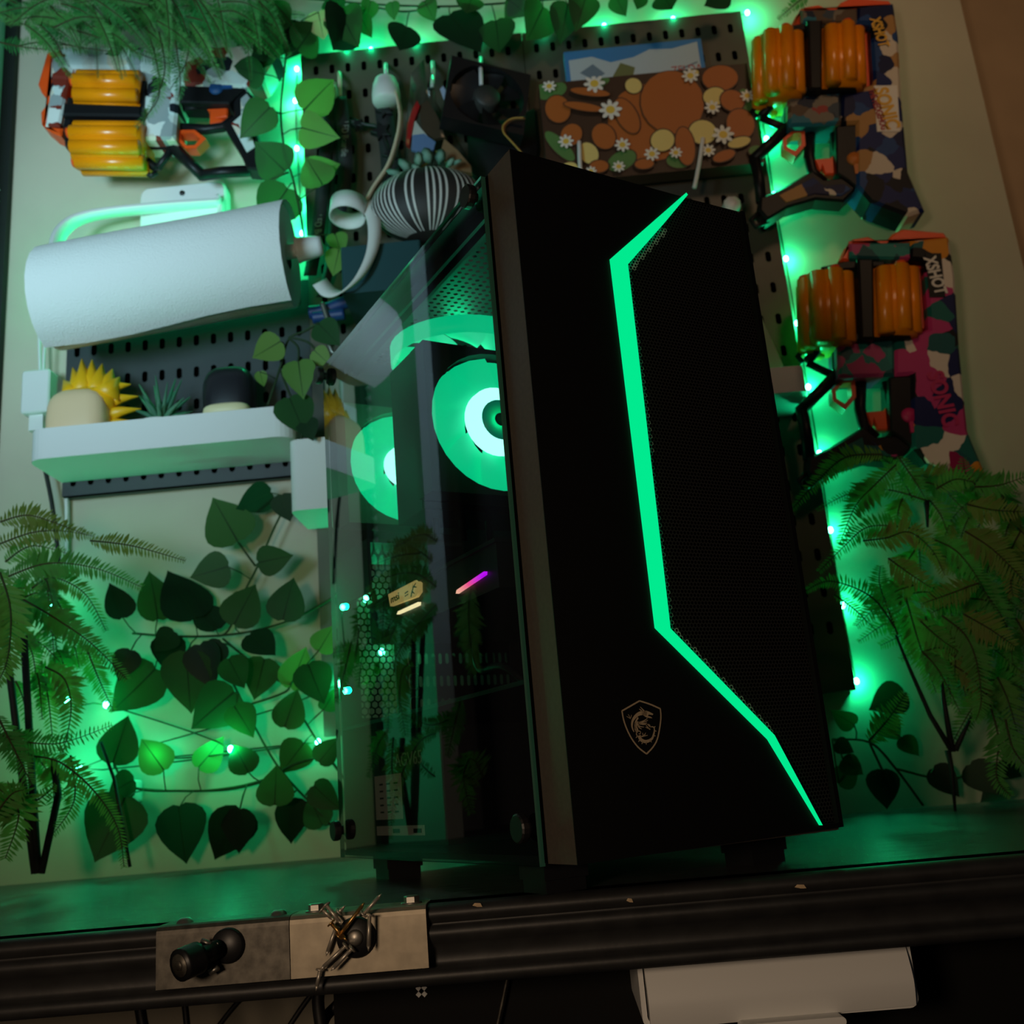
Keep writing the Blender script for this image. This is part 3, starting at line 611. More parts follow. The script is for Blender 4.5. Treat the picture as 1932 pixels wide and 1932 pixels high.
# ---------------------------------------------------------------- white shelf tray and things on it
sx0, sx1 = -.633, -.292; SZ0, SZ1 = .513, .554
def tray(name, x0, x1, y0, y1, z0, z1, r, label, cat, m, th=.004, n=6):
    """open tray with rounded front corners"""
    def outl(o):
        pts = [(x0+o, y1), (x0+o, y0+r)]
        for i in range(n+1): a = pi+pi/2*i/n; pts.append((x0+r+(r-o)*cos(a), y0+r+(r-o)*sin(a)))
        for i in range(n+1): a = 1.5*pi+pi/2*i/n; pts.append((x1-r+(r-o)*cos(a), y0+r+(r-o)*sin(a)))
        pts += [(x1-o, y1)]; return pts
    t = thing(name, ((x0+x1)/2, y1, z0), label, cat)
    a, b = outl(0), outl(th); k = len(a); mb = MB()
    vs = [(p[0], p[1], z0) for p in a]+[(p[0], p[1], z1) for p in a]+[(p[0], p[1], z1) for p in b]+[(p[0], p[1], z0+th) for p in b]
    fs = [tuple(range(k))]+[tuple(3*k+i for i in range(k-1, -1, -1))]
    for L_ in range(3): fs += [(L_*k+i, L_*k+(i+1) % k, (L_+1)*k+(i+1) % k, (L_+1)*k+i) for i in range(k)]
    mb.add(vs, fs); o = mb.build('tray_body', m, t); return t
tray('shelf_tray', sx0, sx1, 1.195, PY-.001, SZ0, SZ1, .022, 'long white plastic shelf tray on the low pegboard', 'shelf', m_white)
m_skin = mat('beige_vinyl', srgb(232, 200, 160), .45)
m_yel = mat('yellow_vinyl', srgb(236, 178, 20), .4)
# plain stand-in for a vinyl figure: beige rounded block with a yellow tufted top
h = at(165, 790, 1.225); hz = SZ0+.004
toy = thing('toy_block', (h.x, 1.232, hz), 'beige vinyl toy block with a yellow tufted top, left end of the shelf', 'toy')
def blob(mb, c, rx, ry, rz, p=3.2, n=20, m=12):
    vs = []; fs = []
    sp = lambda x, e: math.copysign(abs(x)**e, x)
    for i in range(m+1):
        la = -pi/2+pi*i/m
        for j in range(n):
            lo = 2*pi*j/n; vs.append((c[0]+rx*sp(cos(la), 2/p)*sp(cos(lo), 2/p), c[1]+ry*sp(cos(la), 2/p)*sp(sin(lo), 2/p), c[2]+rz*sp(sin(la), 2/p)))
    for i in range(m):
        for j in range(n): fs.append((i*n+j, i*n+(j+1) % n, (i+1)*n+(j+1) % n, (i+1)*n+j))
    mb.add(vs, fs, True); return mb
hx = h.x-.004
blob(MB(), (hx-.008, 1.228, hz+.052), .040, .026, .045).build('block', m_skin, toy)
tf = MB()
def spike(mb, a, b, r, n=7):
    a, b = V(a), V(b); mid = a.lerp(b, .45)+V((0, 0, .003)); mb.tube([a, mid, b], r, n, .0006)
sp = [(-.030, .012), (-.018, .030), (-.006, .043), (.008, .040), (.022, .032), (.036, .022), (.046, .008)]
for i, (dx, dz) in enumerate(sp): spike(tf, (hx+dx*.55, 1.232+.004*(i % 2), hz+.088), (hx+dx*1.0-.004, 1.234, hz+.108+dz*.9), .021)
for dz, dx in ((.086, .066), (.068, .070), (.052, .060), (.104, .056)): spike(tf, (hx+.022, 1.238, hz+dz-.006), (hx+dx, 1.236, hz+dz), .013)
blob(tf, (hx+.002, 1.236, hz+.082), .036, .026, .022, 2.4)
tf.build('tufted_top', m_yel, toy)
h = at(432, 760, 1.235)
toy = thing('toy_block', (h.x, 1.235, hz), 'black vinyl toy block with a cream band, right end of the shelf', 'toy')
blob(MB(), (h.x, 1.24, SZ1+.036), .034, .024, .041).build('block', mat('black_vinyl', (.012, .012, .016), .35), toy)
blob(MB(), (h.x, 1.229, SZ1+.012), .031, .018, .0095, 3).build('cream_band', mat('cream_vinyl', srgb(226, 214, 170), .45), toy)
MB().box((h.x-.02, 1.225, hz), (h.x+.02, 1.25, SZ1+.002)).build('pedestal', m_black, toy)
h = at(302, 785, 1.235)
pl = thing('potted_succulent', (h.x, 1.24, hz), 'small spiky artificial aloe in a pale bowl, middle of the shelf', 'plant')
MB().lathe([(0, 0), (.018, 0), (.028, .030), (.031, .044), (.028, .045), (.0, .042)], (h.x, 1.24, hz), n=26).build('bowl', m_white, pl)
m_aloe = leafmat('aloe_green', srgb(64, 116, 92), srgb(88, 140, 108), .15)
for i in range(17):
    a = i*2.4; el = .35+.95*(i/17); ln = .044+.022*(i/17)
    b = V((h.x, 1.24, hz+.046)); dv = V((cos(a)*cos(el), sin(a)*.6*cos(el), sin(el)))
    MB().tube([b, b+dv*ln*.45+V((0, 0, .002)), b+dv*ln+V((0, 0, -.002 if el < .8 else .004))], .0055, 6, .0006).build('succulent_leaf', m_aloe, pl)
# mains adapter (its square code is left off)
a0, a1 = at(48, 705, 1.285), at(98, 780, 1.285)
ad = thing('plug_adapter', ((a0.x+a1.x)/2, 1.30, a1.z), 'small white plug adapter on the wall left of the shelf', 'adapter')
MB().prism(rrect(a0.x, a1.x, a1.z, a0.z, .004), 1.275, WY-.0005, .002).build('housing', m_white, ad)
c0, c1 = at(55, 780, 1.285), at(80, 810, 1.285); MB().box((c0.x, 1.285, c1.z), (c1.x, WY-.001, c0.z+.002)).build('socket', m_white, ad)
cable('white_cord', pxp([(76, 530), (74, 620), (76, 706)], 1.29), .0022, 'white cord rising from the plug adapter behind the roll', m_white)
cable('white_cord', pxp([(92, 590), (84, 660), (82, 706)], 1.285), .0018, 'second thin white cord beside the roll', m_white)
cable('charger_cable', pxp([(84, 880), (98, 950), (108, 1030), (112, 1090)], 1.29), .003, 'black cord hanging below the left end of the shelf')
cable('white_cord', pxp([(122, 890), (126, 960), (124, 1080)], 1.305), .0028, 'white cord running down the wall below the shelf', m_white)
# white bin beside the case
a0, a1 = at(549, 838, 1.215), at(640, 962, 1.215)
tray('pegboard_bin', a0.x, a1.x, 1.20, PY-.001, a1.z, a0.z, .012, 'upright white bin on the pegboard beside the glass panel', 'bin', m_white)
# white bin with leaning sheets, right of the case
a0, a1 = at(1400, 705, 1.215), at(1522, 742, 1.215)
tray('pegboard_bin', a0.x, a1.x, 1.205, PY-.001, a1.z, a0.z, .012, 'low white bin holding leaning sheets right of the case', 'bin', m_white)
for i, (p, lab) in enumerate(((((1432, 590), (1478, 690), (1455, 700), (1425, 640)), 'pale green sheet leaning in the low white bin'), (((1425, 620), (1456, 695), (1438, 700), (1420, 660)), 'pale pink sheet leaning in the low white bin'))):
    q = [at(x, y, 1.235+.01*i) for x, y in p]; mb = MB()
    mb.add(q+[v+V((0, .0015, 0)) for v in q], [(0, 1, 2, 3), (7, 6, 5, 4), (0, 4, 5, 1), (1, 5, 6, 2), (2, 6, 7, 3), (3, 7, 4, 0)])
    mb.build('paper_sheet', mat('sheet_%d' % i, (srgb(170, 190, 150), srgb(205, 165, 140))[i], .6), label=lab, cat='sheet')
# ---------------------------------------------------------------- pictures on the pegboard
A0 = V((.0625, 0, 1.0300)); A1 = V((.3610, 0, .868)); pw, ph = A1.x-A0.x, A0.z-A1.z
pic = thing('flower_picture', (A0.x+pw/2, 1.25, A1.z), 'boxed picture of daisies on brown, cream and green shapes', 'picture')
BRN, CRM, GRE, WHT, YEL, DKB = 0, 1, 2, 3, 4, 5
pm = [mat('print_brown', srgb(176, 96, 36), .5), mat('print_cream', srgb(226, 202, 120), .5), mat('print_green', srgb(84, 128, 66), .5), mat('print_white', srgb(232, 228, 216), .5), mat('print_yellow', srgb(228, 190, 70), .5), mat('print_dark_brown', srgb(62, 40, 26), .5)]
MB().box((A0.x, 1.25, A1.z), (A1.x, 1.274, A0.z)).build('panel', pm[DKB], pic)
pr = MB(); rnd = random.Random(3); YY = 1.2497
def flat(poly, m, lay):
    pr.cur = m; pr.add([(min(max(q[0], A0.x+.001), A1.x-.001), YY-.0001*lay, min(max(q[1], A1.z+.001), A0.z-.001)) for q in poly], [tuple(range(len(poly)))])
def ell(cx, cz, a, b, rot, m, lay, n=18, jag=0):
    flat([(cx+(a*cos(2*pi*i/n)*cos(rot)-b*sin(2*pi*i/n)*sin(rot))*(1+jag*(i % 2)), cz+(a*cos(2*pi*i/n)*sin(rot)+b*sin(2*pi*i/n)*cos(rot))*(1+jag*(i % 2))) for i in range(n)], m, lay)
def uv(u, v): return A0.x+u*pw, A0.z-v*ph
lay = 1
for u, v, a, b, rot, m in ((.04, .06, .10, .12, 0, GRE), (.30, .05, .05, .05, .4, GRE), (.5, .5, .2, .4, 0, BRN), (.35, .85, .08, .10, .5, GRE), (.62, .9, .07, .09, 0, GRE), (.96, .45, .05, .2, 0, GRE), (.07, .65, .04, .2, .6, GRE), (.45, .12, .045, .09, .2, CRM), (.08, .28, .065, .15, .1, BRN), (.13, .55, .055, .12, -.4, BRN), (.2, .75, .05, .12, .3, CRM), (.28, .60, .06, .14, .2, BRN), (.40, .42, .055, .20, .3, BRN), (.62, .33, .155, .33, .0, BRN), (.55, .70, .06, .12, -.5, CRM), (.74, .66, .07, .13, .5, CRM), (.65, .78, .05, .2, 0, BRN), (.86, .14, .09, .14, 0, BRN), (.82, .32, .06, .1, .4, CRM), (.90, .38, .06, .12, .5, BRN), (.92, .62, .07, .16, 0, BRN), (.90, .80, .06, .06, .2, CRM), (.10, .9, .05, .08, .4, CRM), (.24, .9, .05, .07, 0, BRN), (.45, .92, .05, .06, 0, BRN), (.82, .92, .06, .06, .3, BRN), (.97, .9, .04, .06, 0, GRE), (.73, .08, .04, .05, .3, CRM), (.20, .30, .10, .05, -.3, BRN), (.24, .16, .10, .05, -.25, BRN)):
    x, z = uv(u, v); ell(x, z, a*pw, b*ph, rot, DKB, lay, 20); ell(x, z, a*pw-.0018, b*ph-.0018, rot, m, lay+1, 20); lay += 2
for u, v, r in ((.05, .06, .010), (.265, .08, .015), (.325, .36, .016), (.10, .63, .011), (.36, .72, .011), (.72, .10, .012), (.80, .44, .011), (.97, .36, .010), (.83, .72, .015), (.49, .84, .011), (.60, .85, .009), (.33, .93, .009), (.75, .86, .010), (.20, .95, .008)):
    x, z = uv(u, v)
    for k in range(8): a = k*pi/4; ell(x+r*.62*cos(a), z+r*.62*sin(a), r*.42, r*.21, a, WHT, lay, 10)
    ell(x, z, r*.40, r*.40, 0, YEL, lay+1, 14); lay += 1
pr.build('printed_shapes', pm, pic)
def hook(pts, r, label, m=None): return MB().tube(spline(pts, 5), r, 8).build('peg_hook', m or m_white, label=label, cat='hook', group='white peg hooks')
hook(pxp([(1093, 268, 1.247), (1093, 275, 1.243), (1094, 305, 1.24), (1096, 330, 1.238)], 0), .003, 'white peg hook in front of the picture, nearer the case peak')
hook(pxp([(1326, 262, 1.247), (1325, 270, 1.243), (1319, 310, 1.24), (1310, 355, 1.238)], 0), .003, 'long white peg hook over the right part of the flower picture')
hook(pxp([(1372, 400, 1.29), (1378, 394, 1.26), (1382, 384, 1.245)], 0), .012, 'stubby white peg end just above the case top right corner')
c0 = at(1063, 100, 1.28); c1 = at(1322, 175, 1.28)
fp = thing('snow_picture', ((c0.x+c1.x)/2, 1.28, c1.z), 'pale blue snow scene picture poking up behind the flower picture', 'picture')
MB().box((c0.x, 1.276, c1.z-.05), (.308, PY-.002, c0.z-.002)).build('panel', mat('print_sky_blue', srgb(60, 130, 190), .5), fp)
pr = MB(); YY = 1.2757; A0, A1 = V((c0.x, 0, c0.z-.002)), V((.308, 0, c1.z-.04))
pw, ph = A1.x-A0.x, A0.z-A1.z
flat([uv(*q) for q in ((.03, .12), (.2, .10), (.33, .2), (.5, .16), (.62, .08), (.78, .1), (.97, .04), (.97, .95), (.03, .95))], 0, 1)
flat([uv(*q) for q in ((.1, .3), (.2, .2), (.28, .34), (.2, .42))], 1, 2); flat([uv(*q) for q in ((.25, .7), (.45, .45), (.52, .72), (.4, .9))], 2, 2)
flat([uv(*q) for q in ((.32, .42), (.40, .22), (.5, .3), (.46, .5))], 3, 3); flat([uv(*q) for q in ((.5, .55), (.95, .30), (.95, .32), (.52, .58))], 1, 3)
pr.build('printed_shapes', [mat('print_snow', srgb(186, 200, 206), .5), mat('print_slate', srgb(110, 130, 145), .5), mat('print_navy', srgb(50, 62, 74), .5), mat('print_moss', srgb(110, 116, 70), .5)], fp)
text('ZELDA', 'picture_lettering', mat('print_red', srgb(176, 70, 60), .5), fp, at(1296, 130, 1.2755), (1, 0, 0), (0, 0, 1), .045, .013)
# ---------------------------------------------------------------- things hanging on the left pegboard
m_tape = mat('white_tape', srgb(214, 216, 210), .55)
m_ribb = mat('cream_ribbon', srgb(214, 198, 168), .6)
hook(pxp([(640, 138, 1.292), (641, 150, 1.27), (641, 182, 1.268)], 0), .0032, 'cream peg hook above the lanyards, right of the pair', m_ribb)
hook(pxp([(631, 158, 1.292), (632, 165, 1.262), (632, 185, 1.26)], 0), .0028, 'cream peg hook above the lanyards, left of the pair', m_ribb)
hook(pxp([(728, 122, 1.292), (728, 132, 1.26), (729, 150, 1.255)], 0), .003, 'white peg hook holding the tape spool')
hook(pxp([(816, 118, 1.292), (817, 135, 1.265), (815, 165, 1.262)], 0), .0032, 'white peg hook between the clear bag and the fan')
hook(pxp([(907, 110, 1.292), (907, 130, 1.24), (908, 160, 1.236)], 0), .003, 'white peg hook holding the black fan')
sp_ = thing('tape_spool', at(728, 170, 1.25), 'white tape spool hanging at the pegboard top with its tape trailing down', 'tape')
c = at(728, 168, 1.255)
MB().lathe([(0, .020), (.0155, .020), (.0165, .017), (.0165, .014), (.0185, .012), (.0205, -.004), (.0205, -.014), (.0185, -.018), (0, -.018)], c-V((0, 0, .006)), n=28).build('spool', m_tape, sp_)
tp = spline(pxp([(748, 172, 1.235), (756, 215, 1.235), (752, 255, 1.232), (735, 310, 1.228), (708, 352, 1.222), (693, 380, 1.215)], 0), 6)
MB().ribbon(tp, (.35, .9, .15), .012, .0008).build('tape_tail', m_ribb, sp_)
c = at(657, 396, 1.205); ax = V((.10, .15, .98)).normalized(); uu = V((1, 0, 0)); uu = (uu-ax*uu.dot(ax)).normalized(); vv = ax.cross(uu)
loop = [c+(uu*cos(a)+vv*sin(a))*.0235 for a in [2*pi*i/26 for i in range(26)]]
mb = MB(); mb.ribbon(loop+[loop[0]], ax, .026, .0008); mb.build('tape_curl', m_tape, sp_)
tp = spline(pxp([(693, 380, 1.212), (706, 420, 1.195), (703, 470, 1.188), (680, 520, 1.184), (648, 550, 1.184), (622, 552, 1.186), (603, 532, 1.19)], 0), 6)
MB().ribbon(tp, (.75, .35, .55), .022, .0008).build('tape_end', m_tape, sp_)
m_lan = mat('lanyard_black', (.012, .012, .013), .7); m_lant = mat('lanyard_grey_print', srgb(130, 130, 126), .7)
for pts, wd, lab, tx in (([(640, 182), (648, 240), (652, 300), (649, 350), (640, 400)], .020, 'black lanyard with grey lettering, hanging nearest the white spool', [(651, 262)]), ([(630, 186), (620, 240), (612, 300), (606, 380), (598, 450), (585, 520)], .018, 'grey black lanyard behind the light leaves, left edge of the pegboard', [(600, 440)]), ([(636, 184), (636, 240), (628, 300), (622, 360), (630, 420), (622, 500), (606, 560)], .014, 'narrow black lanyard hanging behind the other two', [])):
    p = spline([at(x, y, 1.262+.006*(wd < .019)+.006*(wd < .015)) for x, y in pts], 5)
    t = thing('lanyard', p[0], lab, 'lanyard'); MB().ribbon(p, (1, .1, 0), wd, .0007).build('strap', m_lan, t)
    for (x, y) in tx: text('Boardie' if False else 'LED Boardie', 'strap_print', m_lant, t, at(x, y, 1.2595 if wd > .019 else 1.2655), at(x-3, y+40, 1.26)-at(x, y, 1.26), (1, 0, .05), .060, .010)
kc = thing('black_key_bunch', at(715, 215, 1.26), 'dark tangle of black star clips below the tape spool', 'clips')
for px, py, s in ((673, 231, .010), (725, 205, .014), (718, 245, .016), (736, 290, .012), (728, 335, .010)):
    c = at(px, py, 1.265); mb = MB(); n = 10
    mb.prism([(c.x+s*(1 if i % 2 else .5)*cos(2*pi*i/n), c.z+s*(1 if i % 2 else .5)*sin(2*pi*i/n)) for i in range(n)], c.y, c.y+.01, .001); mb.build('star_clip', m_black, kc)
MB().tube(spline(pxp([(660, 228), (690, 235), (718, 245), (735, 300), (726, 350)], 1.27), 5), .003, 6).build('cord', m_cable, kc)
MB().ribbon(spline(pxp([(722, 190), (728, 240), (735, 300), (738, 350)], 1.272), 4), (1, 0, 0), .026, .001).build('strap', m_lan, kc)
# clear bag
bag = thing('clear_bag', at(805, 140, 1.26), 'clear plastic bag of small parts pegged beside the black fan', 'bag')
def poly_slab(name, pts, Y, th, m, parent, bulge=0):
    q = [at(x, y, Y) for x, y in pts]; n = len(q); mb = MB(); cc = sum(q, V())/n
    mb.add([*q, *[v+V((0, th, 0)) for v in q], cc-V((0, bulge, 0)), cc+V((0, th, 0))], [(i, (i+1) % n, 2*n) for i in range(n)]+[((i+1) % n+n, i+n, 2*n+1) for i in range(n)]+[(i, i+n, (i+1) % n+n, (i+1) % n) for i in range(n)], bulge > 0)
    return mb.build(name, m, parent)
poly_slab('bag_film', [(776, 138), (800, 112), (816, 140), (822, 190), (858, 255), (892, 310), (895, 330), (780, 330), (765, 300), (760, 260), (770, 200)], 1.24, .02, glass('clear_film', (.80, .82, .80), 1.35, .12, .8), bag, .012)
poly_slab('red_strip', [(787, 190), (792, 200), (780, 230), (772, 275), (766, 272), (768, 235), (778, 205)], 1.247, .008, mat('red_plastic', srgb(190, 34, 36), .4), bag)
poly_slab('blue_card', [(778, 255), (800, 252), (822, 268), (818, 282), (800, 290), (776, 283)], 1.248, .004, mat('blue_card', srgb(110, 140, 190), .6), bag)
poly_slab('white_card', [(772, 245), (780, 222), (792, 240), (812, 262), (776, 256)], 1.250, .004, m_tape, bag)
poly_slab('brown_pouch', [(790, 200), (806, 188), (826, 220), (840, 258), (820, 262), (796, 245)], 1.252, .006, mat('brown_paper', srgb(74, 58, 40), .7), bag)
poly_slab('crumpled_film', [(838, 262), (862, 282), (888, 312), (890, 326), (850, 318), (830, 290)], 1.244, .008, mat('tan_film', srgb(150, 118, 84), .6), bag)
# pale succulent sprig
sg = thing('succulent_sprig', at(795, 320, 1.25), 'pale mint artificial succulent leaves above the striped ball', 'plant')
m_mint = leafmat('mint_leaf', srgb(120, 168, 148), srgb(146, 186, 160), .25)
for x0_, y0_, x1_, y1_, ww in ((780, 325, 752, 300, .6), (790, 318, 790, 285, .6), (815, 312, 800, 278, .7), (828, 312, 834, 280, .7), (765, 330, 728, 322, .45), (850, 310, 872, 302, .4), (800, 322, 776, 312, .6), (840, 318, 858, 296, .5)):
    a, b = at(x0_, y0_, 1.225), at(x1_, y1_, 1.215); dv = b-a; nn = V((0, -1, 0)); sd = dv.cross(nn).normalized()*dv.length*ww*.5
    MB().add([a, a+dv*.4+sd, a+dv*.85+sd*.7, b, a+dv*.85-sd*.7, a+dv*.4-sd, a+dv*.5+V((0, -.004, 0)), a+dv*.5+V((0, .003, 0))], [(i, (i+1) % 6, 6) for i in range(6)]+[((i+1) % 6, i, 7) for i in range(6)], True).build('succulent_leaf', m_mint, sg)
MB().tube(spline(pxp([(770, 330), (800, 312), (826, 292), (822, 285)], 1.23), 4), .0016, 5).build('stem', leafmat('olive_stem', srgb(100, 100, 40), srgb(90, 96, 40), .1), sg)
# striped ball
bl = thing('striped_ball', at(805, 455, 1.22), 'black ball with white hoop stripes on the pegboard', 'ball')
c = at(808, 388, 1.215); rx, rz = .0775, .052
m_str = mat('stripe_white', srgb(205, 206, 200), .5)
rb = MB()
def ballp(u, v, g=1.0): return c+V((rx*g*sin(u)*cos(v)*1.0, -.045*g*cos(u)*cos(v), rz*g*sin(v)))
n1, n2 = 28, 14
rb.add([ballp(-pi/2*1.0+pi*i/n1*1.0, -pi/2+pi*j/n2) for i in range(n1+1) for j in range(n2+1)]+[ballp(pi/2+pi*i/8, -pi/2+pi*j/n2) for i in range(9) for j in range(n2+1)], [((n2+1)*i+j, (n2+1)*i+j+1, (n2+1)*(i+1)+j+1, (n2+1)*(i+1)+j) for i in range(n1) for j in range(n2)]+[((n2+1)*(n1+1+i)+j, (n2+1)*(n1+1+i)+j+1, (n2+1)*(n1+2+i)+j+1, (n2+1)*(n1+2+i)+j) for i in range(8) for j in range(n2)], True)
rb.build('ball_body', mat('ball_black', (.016, .014, .012), .6), bl)
us = [-1.32, -1.20, -1.08, -.97, -.86, -.76, -.66, -.56, -.32, -.20, .06, .17, .28, .39, .60, .71, .83, .96, 1.10]
for u in us:
    mb = MB(); k = 16; vs = []
    for j in range(k+1):
        v = -1.15+2.35*j/k
        for du in (-.020, .020): vs.append(ballp(u+du, v, 1.012))
    mb.add(vs, [(2*j, 2*j+1, 2*j+3, 2*j+2) for j in range(k)], True); mb.build('stripe', m_str, bl)
# teal box
a0, a1 = at(642, 472, 1.20), at(800, 556, 1.20)
tb = tray('pegboard_box', a0.x, a1.x, 1.20, PY-.001, a1.z+.012, a0.z+.004, .004, 'dark teal open box below the striped ball', 'box', mat('dark_teal_plastic', srgb(24, 66, 70), .5))
# blue handled tool
tl = thing('hand_tool', at(622, 600, 1.25), 'hand tool with dark blue grips and bright jaws hanging left of the glass', 'tool')
m_blue = mat('dark_blue_grip', srgb(18, 52, 104), .5)
MB().tube(spline(pxp([(584, 590), (610, 586), (640, 575), (680, 560)], 1.24), 5), .009, 10).build('grip', m_blue, tl)
MB().tube(spline(pxp([(590, 600), (620, 596), (650, 592)], 1.235), 5), .008, 10).build('grip', m_blue, tl)
MB().tube(spline(pxp([(608, 572), (617, 600), (620, 622)], 1.225), 5), .0035, 8).tube(spline(pxp([(618, 612), (619, 640), (626, 662), (633, 668)], 1.225), 5), .005, 8, .002).build('jaw', m_zinc, tl)
MB().tube(spline(pxp([(626, 612), (628, 640), (629, 655)], 1.228), 5), .004, 8, .0015).build('jaw', m_zinc, tl)
# black case fan hanging askew
c = at(918, 185, 1.238); FM = M.Translation(c) @ M.Rotation(R(12), 4, 'Y') @ M.Rotation(R(14), 4, 'Z') @ M.Rotation(R(-8), 4, 'X')
fn = thing('spare_fan', c, 'unlit black case fan hanging askew at the top of the pegboard', 'fan')
def fobj(name, mb, m): return obj(name, mb.mesh(name, m), fn, mtx=FM)
fobj('frame', sqframe(MB(), (0, 0), .058, .056, .053, -.006, .020), m_black)
vs = []; blm = MB()
for i in range(4):
    for j in range(4):
        q = .017+.034*j/3; a = .8*i/3+.25*j/3; vs.append((q*cos(a), -.001+.012*i/3, q*sin(a)))
blm.add(vs, [(4*i+j, 4*i+j+1, 4*i+j+5, 4*i+j+4) for i in range(3) for j in range(3)], True); bme = blm.mesh('blade', mat('fan_black_gloss', (.012, .012, .013), .3))
for k in range(7): obj('blade', bme, fn, mtx=FM @ M.Rotation(2*pi*k/7, 4, 'Y'))
fobj('hub', MB().lathe([(0, -.007), (.017, -.007), (.019, -.004), (.019, .012)], ax='y', n=26), mat('fan_hub_grey', (.035, .036, .032), .5))
for x, y in ((838, 178), (872, 222)):
    c2 = at(x, y, 1.235); poly_slab('sticker', [(x-8, y-10), (x-2, y-16), (x+6, y-2), (x+8, y+8), (x-1, y+10)], 1.236, .001, mat('pale_blue_sticker', srgb(150, 165, 190), .5), fn)
for i, col in enumerate((srgb(190, 150, 70), srgb(170, 90, 70), srgb(150, 130, 80))):
    MB().tube(spline([at(x+i*1.5, y+i, 1.225+.002*i) for x, y in ((988, 222), (965, 224), (950, 236), (950, 250), (962, 264), (980, 284), (992, 300))], 5), .0011, 5).build('wire', mat('wire_%d' % i, col, .5), fn)
dk = thing('dark_pouch', at(960, 300, 1.27), 'black pouch hanging in shadow under the spare fan', 'pouch')
poly_slab('pouch_body', [(880, 235), (960, 225), (1008, 205), (1015, 280), (1005, 330), (930, 350), (885, 320)], 1.275, .016, m_blackm, dk, .004)
